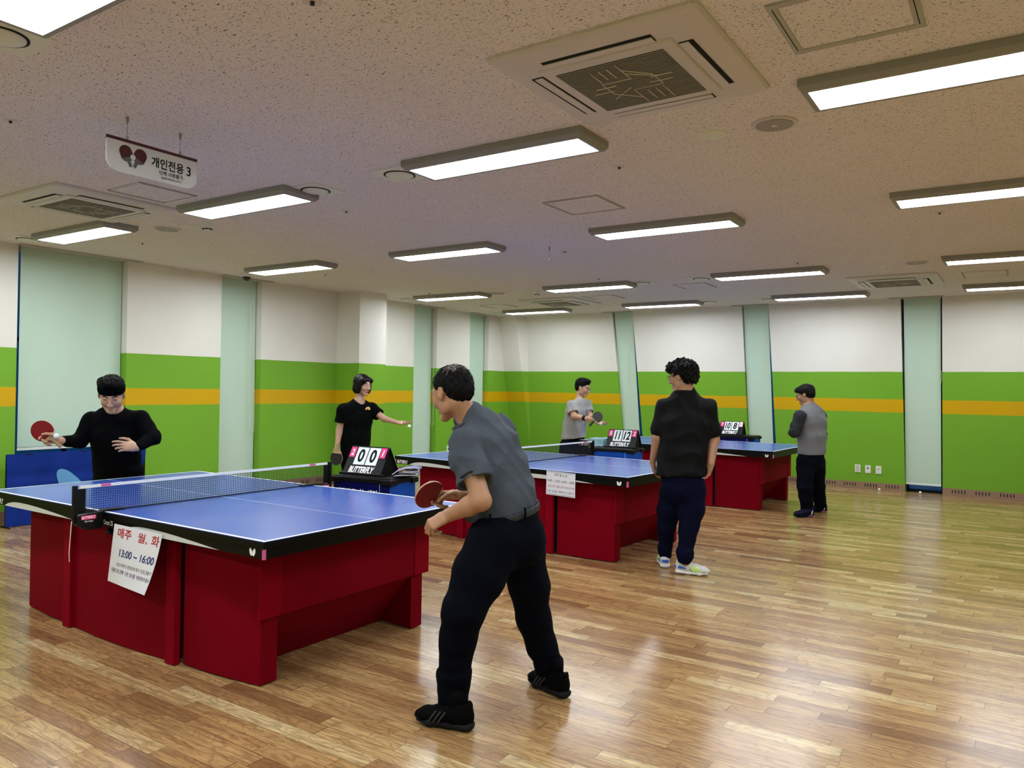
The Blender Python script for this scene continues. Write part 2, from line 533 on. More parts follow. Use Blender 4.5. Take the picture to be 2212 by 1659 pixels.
def blind(lab, quadpts, bot=True, cord=None, grp=None, d=(0, .012, 0)):
    r = empty('roller_blind', quadpts[0], 0, lab, 'window blind', grp)
    a = [np.array(p, float) for p in quadpts]            # bl, br, tr, tl
    dd = np.array(d, float)
    MB().hexa(a, [p + dd * .15 for p in a]).build('blind_fabric', M_BLIND, r, world=True)
    u = nrm(a[1] - a[0])
    MB().hexa([a[0] - (0, 0, .03), a[1] - (0, 0, .03), a[1] + (0, 0, .004), a[0] + (0, 0, .004)],
              [p + dd for p in (a[0] - (0, 0, .03), a[1] - (0, 0, .03), a[1] + (0, 0, .004), a[0] + (0, 0, .004))]).build('bottom_bar', M_BAR, r, world=True)
    MB().tube([a[3] + dd * 3 - (0, 0, .03), a[2] + dd * 3 - (0, 0, .03)], .022, 12).build('roller_tube', M_BAR, r, world=True)
    if cord: MB_c = MB(); [MB_c.tube(c, .0028, 5) for c in cord]; MB_c.build('pull_cord', M_CORD, r, world=True)
    return r


def bs_(a, b, c, d_, off):             # corner pixels tl, bl, tr, br -> plane offset behind wall, extended to top/bottom z
    A, B, C_, D_ = bw(*a), bw(*b), bw(*c), bw(*d_)
    l, r = line_x(A, B), line_x(C_, D_)
    z1 = CEIL - .0
    return l, r


def back_blind(lab, tl, bl, tr_, br, zb, cords):
    l, r = bs_(tl, bl, tr_, br, 0)
    q = [(l(zb), yb(l(zb), zb) + .05, zb), (r(zb), yb(r(zb), zb) + .05, zb), (r(CEIL), yb(r(CEIL), CEIL) + .05, CEIL - .002), (l(CEIL), yb(l(CEIL), CEIL) + .05, CEIL - .002)]
    cs = []
    for pts in cords: cs.append([bw(*p) + np.array([0, .02, 0]) for p in pts])
    blind(lab, q, cord=cs)


back_blind('slanting pale green roller blind in the back wall, nearest the far corner', (1324.7, 677), (1342, 926), (1364, 675), (1379, 928), .13,
           [[(1362, 690), (1362, 740), (1358, 800), (1355, 822), (1358, 830), (1362, 800), (1363, 740)], [(1363, 725), (1364, 745), (1360, 735)]])
back_blind('leaning pale green roller blind behind the third score table, cord knotted', (1604, 662), (1615, 920), (1658, 659), (1668.5, 957), .13,
           [[(1656, 680), (1652, 740), (1648, 800)], [(1657, 680), (1657, 780), (1650, 790), (1646, 812)], [(1657, 778), (1653, 790), (1658, 805), (1654, 820)]])
back_blind('upright pale green roller blind in the back wall right of the wall sockets', (1951, 643), (1955.7, 1042), (2031, 641), (2032.5, 1050), .15,
           [[(2028, 660), (2027, 800), (2022, 815), (2026, 828)], [(2028, 796), (2032, 800), (2034, 815), (2032, 829)], [(2029, 660), (2029, 798)]])
BX = XL - .11


def left_blind(lab, y0, y1, zb, cord=None):
    q = [(BX, y0, zb), (BX, y1, zb), (BX, y1, CEIL - .002), (BX, y0, CEIL - .002)]
    blind(lab, q, cord=cord, d=(-.012, 0, 0))


lc = lambda y: [[(XL - .02, y, 2.6), (XL - .02, y + .01, 1.4), (XL - .02, y + .03, .83), (XL - .02, y + .07, .80), (XL - .02, y + .10, .84), (XL - .02, y + .09, 1.6), (XL - .02, y + .08, 2.6)]]
left_blind('wide pale green roller blind behind the black-shirted player with headband', 3.87, 4.965, .765)
left_blind('narrow pale green roller blind left of the wall column', 6.1, 6.86, .12, lc(6.70))
left_blind('narrow pale green roller blind just right of the wall column', 9.95, 10.66, .12, lc(10.53))
left_blind('narrow pale green roller blind nearest the far corner on the left wall', 11.55, 12.25, .12)

# sockets on walls
M_SOCK = mat('socket_white', '#e8e8e6', .35)


def socket(px, py, kind, lab):
    p = bw(px, py); r = empty('wall_socket', p, 0, lab, 'wall socket', None)
    M = np.eye(4); M[:3, :3] = np.array([[1, 0, 0], [0, 1, -.16], [0, .16, 1]]).T.T
    b = MB().box((-.04, -.012, -.06), (.04, 0, .06)); b.xf(M); b.build('cover_plate', M_SOCK, r, bevel=.003)
    d = MB()
    if kind == 2:
        for zc in (.025, -.025):
            pts = [(.02 * math.cos(t), -.0125, zc + .02 * math.sin(t)) for t in np.linspace(0, 2 * math.pi, 17)]
            d.tube(pts, .0022, 5); d.box((-.008, -.0135, zc - .003), (-.003, -.011, zc + .003)); d.box((.003, -.0135, zc - .003), (.008, -.011, zc + .003))
    else:
        d.box((-.012, -.0135, .008), (.012, -.011, .03)) if kind == 1 else d.box((-.008, -.0135, .006), (.008, -.011, .02))
        d.box((-.02, -.0128, -.035), (.02, -.0125, -.034))
    d.xf(M); d.build('socket_holes', mat('socket_dark', '#303034', .6), r)


socket(1853, 1011.5, 2, 'white double power socket, leftmost of three on the green wall')
socket(1875, 1013.5, 1, 'white outlet plate, middle of three on the green wall')
socket(1898, 1015, 3, 'white outlet plate, rightmost of three on the green wall')
r = empty('wall_socket', (XL, 11.06, .35), 0, 'small white socket low on the left wall above the second table', 'wall socket')
MB().box((0, -.06, -.06), (.012, .06, .06)).build('cover_plate', M_SOCK, r, bevel=.003)
MB().box((.012, -.03, -.02), (.0135, .03, .02)).build('socket_holes', mat('socket_dark', '#303034', .6), r)

# ------------------------------------------------------------------ ceiling fittings
def lamp_proto():
    r = empty('ceiling_lamp')
    hx, hy, h, e = .64, .165, .058, .04
    f = MB()
    a = [(-hx, -hy), (hx, -hy), (hx, hy), (-hx, hy)]; mid = [(x, y, -h + .022) for x, y in a]; top = [(x, y, 0) for x, y in a]
    b = [(-hx + .018, -hy + .018, -h), (hx - .018, -hy + .018, -h), (hx - .018, hy - .018, -h), (-hx + .018, hy - .018, -h)]
    c = [(-hx + e, -hy + e, -h), (hx - e, -hy + e, -h), (hx - e, hy - e, -h), (-hx + e, hy - e, -h)]
    d = [(x, y, z + .006) for x, y, z in c]
    f.add(top + mid + b + c + d, [(i + 4 * k, i + 4 * k + 4, (i + 1) % 4 + 4 * k + 4, (i + 1) % 4 + 4 * k) for k in range(4) for i in range(4)] + [(0, 1, 2, 3)])
    f.build('lamp_frame', M_LAMPF, r)
    MB().box((-hx + e, -hy + e, -h + .004), (hx - e, hy - e, -h + .007)).build('diffuser', M_LIGHT, r)
    return r


where = {(-2.62, 3.77): 'bright ceiling lamp nearest the big ceiling air unit, round vent at its left end',
         (-.22, 3.74): 'large ceiling lamp cut by the right edge beside the open ceiling hatch',
         (-2.62, 1.35): 'largest ceiling lamp, cut off in the top left corner of the view',
         (-5.0, 3.77): 'ceiling lamp right of the hanging sign, smoke detector below it',
         (-7.34, 3.75): 'leftmost ceiling lamp, over the wide window blind',
         (-7.30, 6.15): 'ceiling lamp beside the black dome camera',
         (-4.95, 6.18): 'ceiling lamp straight above the blue net of the second table, by no vent',
         (-2.55, 6.14): 'ceiling lamp in the middle right of the view below the square ceiling hatch',
         (-.15, 6.10): 'ceiling lamp at the right edge, second from the top there',
         (-2.49, 9.14): 'ceiling lamp with round vent at its left end, left of the far air unit',
         (-.06, 9.07): 'ceiling lamp at the right edge above the far air unit and hatch',
         (-4.91, 9.23): 'ceiling lamp above the man in grey T-shirt, round vent at its right end',
         (-7.31, 9.29): 'ceiling lamp right of the wall column near the left wall',
         (-.01, 11.5): 'ceiling lamp at the right edge, lowest there, above the back wall',
         (-2.43, 11.58): 'ceiling lamp over the back wall between second and third slot blinds',
         (-4.86, 11.65): 'ceiling lamp over the back wall between first and second slot blinds',
         (-7.28, 11.72): 'smallest ceiling lamp, in the far corner'}
proto = lamp_proto(); used = False
extra = [(x, y) for y in (-1.1,) for x in (-7.34, -5.0, -2.62, -.22, 2.2)] + [(-7.34, 1.35), (-5.0, 1.35), (-.22, 1.35), (2.2, 1.35), (2.2, 3.77), (2.2, 6.15)]  # unseen lamps added to light the room, continuing the visible lamp grid
for i, (x, y) in enumerate(list(where) + extra):
    o = proto if not used else copy_tree(proto); used = True
    o.location = (x, y, CEIL)
    side = {-7.34: 'over the left wall', -5.0: 'second from the left wall', -2.62: 'in the middle', -.22: 'straight overhead', 2.2: 'right of the viewer'}
    tag(o, where.get((x, y), 'added unseen ceiling lamp, %s, %s' % ('behind the viewer' if y < 0 else 'level with the nearest lamps' if y < 2 else 'beside the near air unit' if y < 5 else 'beside the second table row', side.get(x, ''))), 'ceiling lamp', 'flat rectangular ceiling lamps')

# four-way cassette air units
M_AC = mat('aircon_shell', (.62, .575, .56), .42, spec=.35)
M_GRILL = mat('aircon_grill', (.30, .275, .25), .6)
M_GLINE = mat('aircon_line', (.58, .55, .51), .5)


def aircon(cx, cy, rz, sx, sy, lab):
    r = empty('air_conditioner', (cx, cy, CEIL), rz, lab, 'ceiling air unit', 'square cassette air units in the ceiling')
    h = .475
    P = lambda x, y, z: (x * sx, y * sy, z)
    f = MB()
    rings = [(.475, -0.0, .03), (.475, -.012, .03), (.465, -.022, .03), (.40, -.034, .09), (.385, -.036, .09)]

    def ring(hh, z, rad, n=6):
        out = []
        for qx, qy, a0 in ((1, 1, 0), (-1, 1, 90), (-1, -1, 180), (1, -1, 270)):
            for k in range(n + 1):
                a = math.radians(a0 + 90 * k / n); out.append(P(qx * (hh - rad) + rad * math.cos(a), qy * (hh - rad) + rad * math.sin(a), z))
        return out
    R = [ring(*q) for q in rings]; n = len(R[0])
    fs = []
    for i in range(len(R) - 1):
        for k in range(n): fs.append((i * n + k, (i + 1) * n + k, (i + 1) * n + (k + 1) % n, i * n + (k + 1) % n))
    fs.append(tuple((len(R) - 1) * n + k for k in range(n))[::-1])
    f.add([p for q in R for p in q], fs)
    f.build('shell', M_AC, r)
    g = MB()                                                   # intake panel
    g.hexa([P(-.30, -.30, -.046), P(.30, -.30, -.046), P(.30, .30, -.046), P(-.30, .30, -.046)][::-1], [P(-.31, -.31, -.036), P(.31, -.31, -.036), P(.31, .31, -.036), P(-.31, .31, -.036)][::-1])
    gp = g.build('intake_panel', M_AC, r, bevel=.003)
    g = MB(); N = 34
    g.box(P(-.25, -.25, -.0470), P(.25, .25, -.0462), 0)
    for i in range(N):
        y = -.25 + .5 * (i + .5) / N
        g.box(P(-.25, y - .0035, -.050), P(.25, y + .0015, -.0470), 1)
    lines = [[(-.2, .03), (-.1, .03)], [(-.17, -.02), (-.07, -.02)], [(-.14, .12), (-.02, .03)], [(-.02, .22), (-.02, .06), (.12, .06)], [(.03, .2), (.03, .1)], [(.07, .2), (.07, .1)], [(.11, .22), (.11, .08)],
             [(-.11, -.2), (-.11, -.08)], [(-.07, -.2), (-.07, -.1)], [(-.03, -.2), (-.03, -.1)], [(.02, -.22), (.02, -.06), (-.12, -.06)], [(.02, -.12), (.14, -.03)], [(-.12, -.06), (-.12, .06), (-.02, .16)],
             [(.12, .06), (.12, -.06), (.02, -.16)], [(.07, .02), (.18, .02)], [(.1, -.03), (.2, -.03)]]
    for L in lines:
        g.tube([P(a, b, -.051) for a, b in L], .0028, 4, 2)
    g.build('intake_grille', [M_DARK, M_GRILL, M_GLINE], gp)
    for qx, qy in ((1, 0), (-1, 0), (0, 1), (0, -1)):
        s_ = MB(); t_ = MB()
        if qx: s_.box(P(qx * .345 - .03, -.25, -.0385), P(qx * .345 + .03, .25, -.0362)); t_.box(P(qx * .338 - .022, -.247, -.044), P(qx * .338 + .018, .247, -.0387))
        else: s_.box(P(-.25, qy * .345 - .03, -.0385), P(.25, qy * .345 + .03, -.0362)); t_.box(P(-.247, qy * .338 - .02, -.044), P(.247, qy * .338 + .02, -.0387))
        a = s_.build('air_outlet', M_DARK, r); t_.build('louvre', M_AC, a, bevel=.002)
    d = MB()
    for i in range(5):
        a = math.radians(38 + 7 * i); d.box(P(-.02 + .33 * math.cos(a) - .009, -.02 + .33 * math.sin(a) - .004, -.0376), P(-.02 + .33 * math.cos(a) + .009, -.02 + .33 * math.sin(a) + .004, -.036))
    d.build('indicator', M_DARK, r)
    return r


aircon(-1.46, 3.13, -.01, 1, 1, 'largest square air unit in the ceiling, between two near lamps')
aircon(-6.20, 3.20, 0, 1, 1, 'square ceiling air unit at the left, below the hanging sign')
aircon(-6.25, 10.77, 0, 1.05, 1.08, 'small distant square air unit in the ceiling near the far corner')
aircon(-1.32, 10.53, 0, 1.03, 1.1, 'distant square ceiling air unit at the right, above the back wall')

# access hatches
M_HATCH = mat('hatch_frame', (.40, .39, .34), .5)


def hatch(x0, y0, x1, y1, lab, w=.022, full=True):
    r = empty('ceiling_hatch', ((x0 + x1) / 2, (y0 + y1) / 2, CEIL), 0, lab, 'ceiling hatch', 'square access hatches in the ceiling')
    a, b = (x1 - x0) / 2, (y1 - y0) / 2; f = MB()
    if full:
        f.box((-a, -b, -.008), (a, -b + w, 0)); f.box((-a, b - w, -.008), (a, b, 0))
    else:
        f.box((-a, -b, -.003), (a, -b + .005, 0)); f.box((-a, b - .005, -.003), (a, b, 0))
    e_ = w if full else .005; f.box((-a, -b + e_, -.008), (-a + w, b - e_, 0)); f.box((a - w, -b + e_, -.008), (a, b - e_, 0))
    f.box((-a + w * .45, -b + w, -.0086), (-a + w * .55, b - w, -.008), 1); f.box((a - w * .55, -b + w, -.0086), (a - w * .45, b - w, -.008), 1)
    f.build('hatch_frame', [M_HATCH, M_DARK], r)
    MB().box((-a + w, -b + w, -.004), (a - w, b - w, 0)).build('hatch_panel', M_CEIL, r)


hatch(-3.05, 4.965, -2.58, 5.435, 'outlined square ceiling hatch left of centre under the middle lamps', .018)
hatch(-.80, 2.83, -.32, 3.30, 'largest ceiling hatch with thick metal frame, at the top right', .035)
hatch(-5.63, 3.04, -5.20, 3.50, 'ceiling hatch behind the hanging sign', .02, False)
hatch(-3.90, 9.69, -3.45, 10.17, 'small ceiling hatch beside the lamp left of the far air unit', .02, False)
hatch(-5.60, 10.33, -5.10, 10.80, 'faint ceiling hatch right of the far corner air unit', .02, False)
hatch(-.60, 10.2, -.145, 10.7, 'small ceiling hatch at the right edge beside the far air unit', .02, False)
hatch(-7.80, 10.68, -7.30, 11.15, 'faint ceiling hatch left of the far corner air unit', .02, False)

# square plates with round vent
M_VPL = mat('vent_plate', (.72, .74, .64), .5)


def vent(x, y, lab):
    r = empty('round_vent', (x, y, CEIL), 0, lab, 'ceiling vent', 'round vents beside the ceiling lamps')
    MB().box((-.15, -.15, -.006), (.15, .15, 0)).build('square_plate', M_VPL, r)
    MB().disc((0, 0, -.010), .105, .005, 36).build('vent_gap', M_DARK, r)
    MB().lathe([(.0, -.020), (.06, -.019), (.092, -.014), (.094, -.008)], n=36).build('vent_disc', M_VPL, r, smooth=True)


for x, y, lab in ((-3.47, 3.83, 'round vent in a square plate at the left end of the bright middle lamp'),
                  (-4.28, 3.83, 'round vent in a square plate right of the lamp near the hanging sign'),
                  (-3.50, 1.44, 'round vent at the far left edge, under the top left lamp'),
                  (-8.30, 3.70, 'round vent above the wide window blind at the left'),
                  (-3.37, 9.33, 'round vent left of the lamp beside the small hatch'),
                  (-4.18, 9.34, 'round vent at the right end of the lamp above the grey T-shirt player'),
                  (-4.12, 11.80, 'round vent at the right end of the lamp by the leaning blind'),
                  (-3.22, 11.85, 'round vent left of the rightmost lamp over the back wall'),
                  (-8.32, 9.40, 'round vent right of the wall column at the lamp end'),
                  (-8.25, 11.95, 'round vent left of the far corner lamp')): vent(x, y, lab)

# speakers, flush discs, smoke detectors
M_SPK = mat('speaker_mesh', (.33, .31, .29), .6)
for x, y, lab in ((-1.10, 4.11, 'round ceiling speaker right of the biggest air unit'), (-6.57, 4.11, 'round ceiling speaker left of the detector near the left lamp'),
                  (-.96, 9.22, 'flat round ceiling speaker above the far right air unit'), (-6.53, 9.41, 'faint round ceiling speaker above the far corner air unit')):
    r = empty('ceiling_speaker', (x, y, CEIL), 0, lab, 'ceiling speaker', 'round ceiling speakers')
    MB().lathe([(0, -.009), (.115, -.009), (.118, -.001)], n=40).build('speaker_rim', M_AC, r)
    MB().disc((0, 0, -.0115), .095, .003, 36).build('speaker_grille', M_SPK, r)
    MB().disc((0, 0, -.014), .016, .003, 16).build('speaker_badge', M_AC, r)
for x, y, lab in ((-1.436, 4.12, 'small plain ceiling disc left of the nearest speaker'), (-6.27, 4.14, 'small bright ceiling disc beside the smoke detector'),
                  (-1.29, 9.22, 'small white ceiling disc left of the far speaker'), (-6.27, 9.48, 'tiny pale ceiling disc left of the far detector')):
    r = empty('ceiling_sensor', (x, y, CEIL), 0, lab, 'ceiling sensor', 'small flush ceiling discs')
    MB().lathe([(0, -.012), (.05, -.012), (.055, -.006), (.078, -.005), (.08, 0)], n=36).build('sensor_cover', M_VPL, r, smooth=False)
for x, y, lab in ((-6.05, 4.17, 'white smoke detector under the lamp right of the sign'), (-5.92, 9.53, 'small distant smoke detector left of the lamp over the second table')):
    r = empty('smoke_detector', (x, y, CEIL), 0, lab, 'smoke detector', 'ceiling smoke detectors')
    MB().lathe([(0, -.055), (.03, -.055), (.034, -.04), (.05, -.032), (.052, -.012), (.056, 0)], n=28).build('detector_body', M_WHITE, r)
    d = MB()
    for k in range(8):
        a = k * math.pi / 4; d.box((.033 * math.cos(a) - .008, .033 * math.sin(a) - .008, -.050), (.033 * math.cos(a) + .008, .033 * math.sin(a) + .008, -.042))
    d.build('detector_slots', M_DARK, r)
# sprinklers
pl = [(-4.605, 1.954, 'sprinkler at the left edge of the ceiling'), (-4.583, 4.428, 'sprinkler right of the smoke detector'), (-2.141, 4.411, 'sprinkler right of the bright middle lamp'),
      (-3.932, 6.859, 'sprinkler beside the hanging wire'), (-7.442, 6.847, 'sprinkler right of the lamp beside the dome camera'), (-4.52, 8.761, 'sprinkler above the lamp over the second table'),
      (-.547, 6.772, 'sprinkler below the second lamp on the right edge'), (-7.468, 4.408, 'sprinkler above the wide window blind'), (-2.046, 8.647, 'sprinkler left of the far small white disc'),
      (-2.192, 1.93, 'sprinkler cut by the top edge'), (-7.474, 8.948, 'sprinkler above the lamp right of the column'), (-7.583, 11.60, 'sprinkler near the far corner lamp')]
for x, y, lab in pl:
    r = empty('sprinkler', (x, y, CEIL), 0, lab, 'sprinkler', 'ceiling sprinklers')
    MB().lathe([(0, -.004), (.035, -.004), (.038, 0)], n=24).build('sprinkler_plate', M_AC, r)
    MB().lathe([(.0, -.016), (.009, -.015), (.009, -.013), (.005, -.011), (.010, -.004)], n=12).build('sprinkler_head', mat('dark_steel', '#2c2a28', .4, metal=.6), r)
# dome camera
r = empty('dome_camera', (-8.30, 6.30, CEIL), 0, 'white dome security camera with black bubble at the left lamp end', 'security camera')
MB().lathe([(.075, 0), (.075, -.035), (.06, -.045), (0, -.045)], n=28).build('camera_base', M_WHITE, r)
MB().sphere((0, 0, -.045), .055, 20).build('camera_bubble', mat('black_gloss', '#060608', .08, coat=.5), r, smooth=True)
# leftover hanging wire
r = empty('hanging_wire', (-3.93, 6.55, CEIL), 0, 'short leftover steel wire with small fittings hanging from the ceiling', 'hanging wire')
M_STEEL = mat('steel', (.35, .34, .32), .35, metal=.8)
MB().tube([(0, 0, 0), (0, 0, -.03), (0, 0, -.045)], [.008, .008, .003], 10).build('wire_fitting', M_STEEL, r)
MB().tube([(0, 0, -.04), (0, 0, -.12)], .0012, 5).build('wire', M_STEEL, r)
MB().tube([(0, 0, -.115), (0, 0, -.14)], .006, 10).build('wire_fitting', M_STEEL, r)

# ------------------------------------------------------------------ hanging sign
SX = -3.985


def sp(px, py): return at_plane(px, py, (1, 0, 0), SX)


tl, trr, brr = sp(232, 291), sp(425, 346), sp(425, 408)
bl_ = sp(229, 384)
y0, y1 = (tl[1] + bl_[1]) / 2, (trr[1] + brr[1]) / 2; z1 = (tl[2] + trr[2]) / 2; zb_ = (sp(320, 386)[2] + sp(400, 406)[2]) / 2
SW, SH = y1 - y0, z1 - zb_
r = empty('hanging_sign', (SX, y0, z1), 0, 'white hanging sign with two dark red bats and Korean lettering, on two wires', 'sign')
poly = [(0, 0, 0)]
rad = .065
poly = [(0, 0), (0, -SH + rad)] + [(rad - rad * math.cos(a), -SH + rad - rad * math.sin(a)) for a in np.linspace(.3, math.pi / 2, 5)] + \
       [(SW - rad + rad * math.sin(a), -SH + rad - rad * math.cos(a)) for a in np.linspace(0, math.pi / 2 - .3, 5)] + [(SW, -SH + rad), (SW, 0)]
MB().prism([(0, a, b) for a, b in poly], (-.012, 0, 0)).build('sign_board', mat('sign_white', (.66, .66, .70), .4), r)
MB().box((-.0125, 0, -.012), (.002, SW, .004)).build('top_rail', mat('maroon', '#4a0f22', .5), r)
fn = lambda e: (lambda a, b: (e, a, b))
t = MB(); g = fn(.0015)
text_on(t, '개인전용', SW * .47, SW * .84, -SH * .60, -SH * .27, g, 0, .02)
text_on(t, '3', SW * .875, SW * .925, -SH * .60, -SH * .30, g, 0, .015)
text_on(t, '단체 사용불가', SW * .56, SW * .835, -SH * .78, -SH * .64, g, 0, .012)
text_on(t, 'SEJONGCITY', SW * .58, SW * .82, -SH * .905, -SH * .83, g, 0, .012)
t.build('lettering', M_INK, r)
t = MB()


def bat2(cx, cy, rot, mbx, e):
    c, s = math.cos(rot), math.sin(rot)
    T = lambda a, b: (e, cx + a * c - b * s, cy + a * s + b * c)
    w = SH * .20
    body = [(-w, -w * .3)] + [(w * math.cos(q), w * .55 + w * .95 * math.sin(q)) for q in np.linspace(math.pi, 0, 11)] + [(w, -w * .3)]
    mbx.add([T(*p) for p in body], [tuple(range(len(body)))], 0)
    low = [(-w, -w * .3), (w, -w * .3), (w * .75, -w * .72), (w * .28, -w * .95), (w * .25, -w * 1.75), (-w * .25, -w * 1.75), (-w * .28, -w * .95), (-w * .75, -w * .72)]
    mbx.add([T(*p) for p in low], [tuple(range(len(low)))], 1)


bat2(SW * .205, -SH * .45, math.radians(22), t, .0016); bat2(SW * .335, -SH * .45, math.radians(-26), t, .0018)
t.add([(.0024, a, b) for a, b in ell2(SW * .268, -SH * .47, SH * .083, SH * .083)], [tuple(range(24))], 2)
t.build('bat_picture', [mat('bat_maroon', '#4c0c1c', .6), mat('bat_grey', '#5a5c60', .6), mat('sign_white', '#d8d8de', .4)], r)
for fy in (.21, .80):
    w_ = MB(); y = SW * fy; top = CEIL - z1
    w_.tube([(-.005, y, top), (-.005, y, top - .02), (-.005, y, top - .04)], [.008, .008, .003], 10); w_.tube([(-.005, y, top - .035), (-.005, y, .02)], .0015, 5); w_.tube([(-.005, y, .022), (-.005, y, 0)], .007, 10)
    w_.build('suspension_wire', M_STEEL, r)
# ------------------------------------------------------------------ table tennis tables
M_TOP = mat('table_blue', (.042, .108, .46), .22, spec=.55, bump=(700, .05, .001))
M_LINE = mat('line_white', (.80, .82, .84), .45)
M_RIM = mat('table_rim', (.0020, .0020, .0023), .42, spec=.16, bump=(60, .03))
M_RED = mat('skirt_red', (.18, .0004, .0075), .7, spec=.05, var=.08, vscale=3)
M_RED2 = mat('skirt_red_strip', (.225, .0006, .0095), .7, spec=.05)
M_SWOOSH = mat('rail_grey', (.62, .63, .62), .45)


def make_table(lab):
    r = empty('table_tennis_table', (0, 0, 0), 0, lab, 'table tennis table', 'table tennis tables in a row')
    L, Wd, Z = 1.37, .7625, .76
    for s in (-1, 1):                                        # two halves, local x = long axis
        x0, x1 = (-L, -.002) if s < 0 else (.002, L)
        t = MB().box((x0, -Wd, Z - .025), (x1, Wd, Z), 0)
        e = .0004; lw = .02
        q = lambda a, b, c, d: t.quad((a, b, Z + e), (c, b, Z + e), (c, d, Z + e), (a, d, Z + e), 1)
        q(x0, -Wd, x1, -Wd + lw); q(x0, Wd - lw, x1, Wd); q(x0, -.0015, x1, .0015)
        xe = s * L; q(min(xe, xe - s * lw), -Wd + lw, max(xe, xe - s * lw), Wd - lw)
        t.build('playing_surface', [M_TOP, M_LINE], r)
        # black edge band
        b = MB(); o = .003
        b.box((x0 - (o if s < 0 else 0), -Wd - o, Z - .034), (x1 + (o if s > 0 else 0), -Wd, Z - .003)); b.box((x0 - (o if s < 0 else 0), Wd, Z - .034), (x1 + (o if s > 0 else 0), Wd + o, Z - .003))
        b.box((min(xe, xe + s * o), -Wd, Z - .034), (max(xe, xe + s * o), Wd, Z - .003)); b.build('edge_band', M_RIM, r)
        # rail under the top
        ra = MB(); d = .012; z0, z1 = Z - .082, Z - .034
        ra.box((x0 + (d if s < 0 else 0), -Wd + .004, z0), (x1 - (d if s > 0 else 0), -Wd + .024, z1)); ra.box((x0 + (d if s < 0 else 0), Wd - .024, z0), (x1 - (d if s > 0 else 0), Wd - .004, z1))
        xo = s * (L - .004); ra.box((min(xo, xo - s * .02), -Wd + .012, z0), (max(xo, xo - s * .02), Wd - .012, z1))
        rail = ra.build('rail', M_RIM, r)
        for sy in (-1, 1):                                   # grey swoosh, same run direction on both halves as seen from each side
            y = sy * (Wd - .0035)
            st = (-1.17 if s < 0 else .20) if sy < 0 else (1.17 if s > 0 else -.20)
            n = 18; up = []
            prof = [0, .5, .78, .92, .99, 1, .985, .95, .9, .84, .77, .69, .60, .51, .42, .32, .22, .11, 0]
            sg = 1 if sy < 0 else -1
            P = [(st + sg * .84 * i / n, y, z0 + .001) for i in range(n + 1)]; Q = [(st + sg * .84 * i / n, y, z0 + .001 + .036 * prof[i]) for i in range(n + 1)]
            m_ = MB(); m_.add(P + Q, [(i, i + 1, n + 2 + i, n + 1 + i) for i in range(n)])
            m_.build('swoosh', M_SWOOSH, rail)
        # pink corner caps
        for sy in (-1, 1):
            c = MB(); cx, cy = s * (L - .012), sy * (Wd - .012); pts = []
            for k in range(9):
                a = math.pi / 2 * k / 8; pts.append((cx + s * .013 * math.cos(a), cy + sy * .013 * math.sin(a), z0 - .001))
            pts = [(cx, cy, z0 - .001)] + pts
            c.prism(pts, (0, 0, z1 - z0 + .001)); c.build('corner_cap', mat('cap_pink', (.62, .10, .30), .35), r)
        # skirt: bowed side panels
        for sy in (-1, 1):
            xa, xb = (.60, 1.16)
            n = 8; out = []; inn = []
            for i in range(n + 1):
                x = xa + (xb - xa) * i / n; bow = .115 + .035 * ((x - .55) / .6) ** 2 * 1.2
                out.append((s * x, sy * (Wd - bow))); inn.append((s * x, sy * (Wd - bow - .10)))
            m_ = MB(); poly = [(a, b, .008) for a, b in out] + [(a, b, .008) for a, b in inn[::-1]]
            if s * sy > 0: poly = poly[::-1]
            m_.prism(poly[::-1], (0, 0, z0 - .008)); m_.build('side_panel', M_RED, r)
            m_ = MB(); m_.box((min(s * .49, s * .57), min(sy * (Wd - .078), sy * (Wd - .112)), .004), (max(s * .49, s * .57), max(sy * (Wd - .078), sy * (Wd - .112)), z0))
            m_.build('pilaster', M_RED2, r)
        # end flap and inward sloping panel
        f = MB(); xf = 1.182 if s > 0 else -1.150; w = Wd - .128 if s > 0 else Wd - .165
        a = [(xf, -w, z0), (xf, -w, .335), (xf, w, .335), (xf, w, z0)]
        f.prism(a if s < 0 else a[::-1], (-s * .012, 0, 0)); f.build('end_flap', M_RED, r)
        f = MB()
        if s > 0: MB().box((xf, -w, .335), (xf + .004, -w + .13, z0)).build('corner_flap', M_RED2, r); MB().box((xf, w - .13, .335), (xf + .004, w, z0)).build('corner_flap', M_RED2, r)
        f = MB(); w3 = Wd - .19
        xt = 1.165
        q4 = [(s * xt, -w3, .35), (s * xt, w3, .35), (s * (L - .48), w3, .004), (s * (L - .48), -w3, .004)]
        f.prism(q4 if s > 0 else q4[::-1], (-s * .02, 0, .0)); f.build('sloping_panel', M_RED, r)
    # centre panel each side, bowed, with dark gap line
    for sy in (-1, 1):
        n = 10; out = []; inn = []
        for i in range(n + 1):
            x = -.49 + .98 * i / n; out.append((x, sy * (Wd - .105 + .02 * (1 - (x / .49) ** 2)))); inn.append((x, sy * (Wd - .19)))
        poly = [(a, b, .006) for a, b in out] + [(a, b, .006) for a, b in inn[::-1]]
        MB().prism(poly if sy < 0 else poly[::-1], (0, 0, .67)).build('centre_panel', M_RED, r)
        MB().box((-.60, sy * (Wd - .14) - .01, .004), (-.575, sy * (Wd - .14) + .01, .67)).build('panel_gap', M_DARK, r); MB().box((.575, sy * (Wd - .14) - .01, .004), (.60, sy * (Wd - .14) + .01, .67)).build('panel_gap', M_DARK, r)
        y = sy * (Wd - .003); sg = 1 if sy < 0 else -1
        gp = lambda a, b: (sg * a, y, b)
        t = MB(); text_on(t, 'BUTTERFLY', -1.34, -1.19, .685, .719, gp, 0, .03); t.build('lettering', M_WINK, r)
        t = MB(); text_on(t, 'Octet 25', .005, .10, .690, .716, gp, 0, 0); t.build('lettering', M_WINK, r)
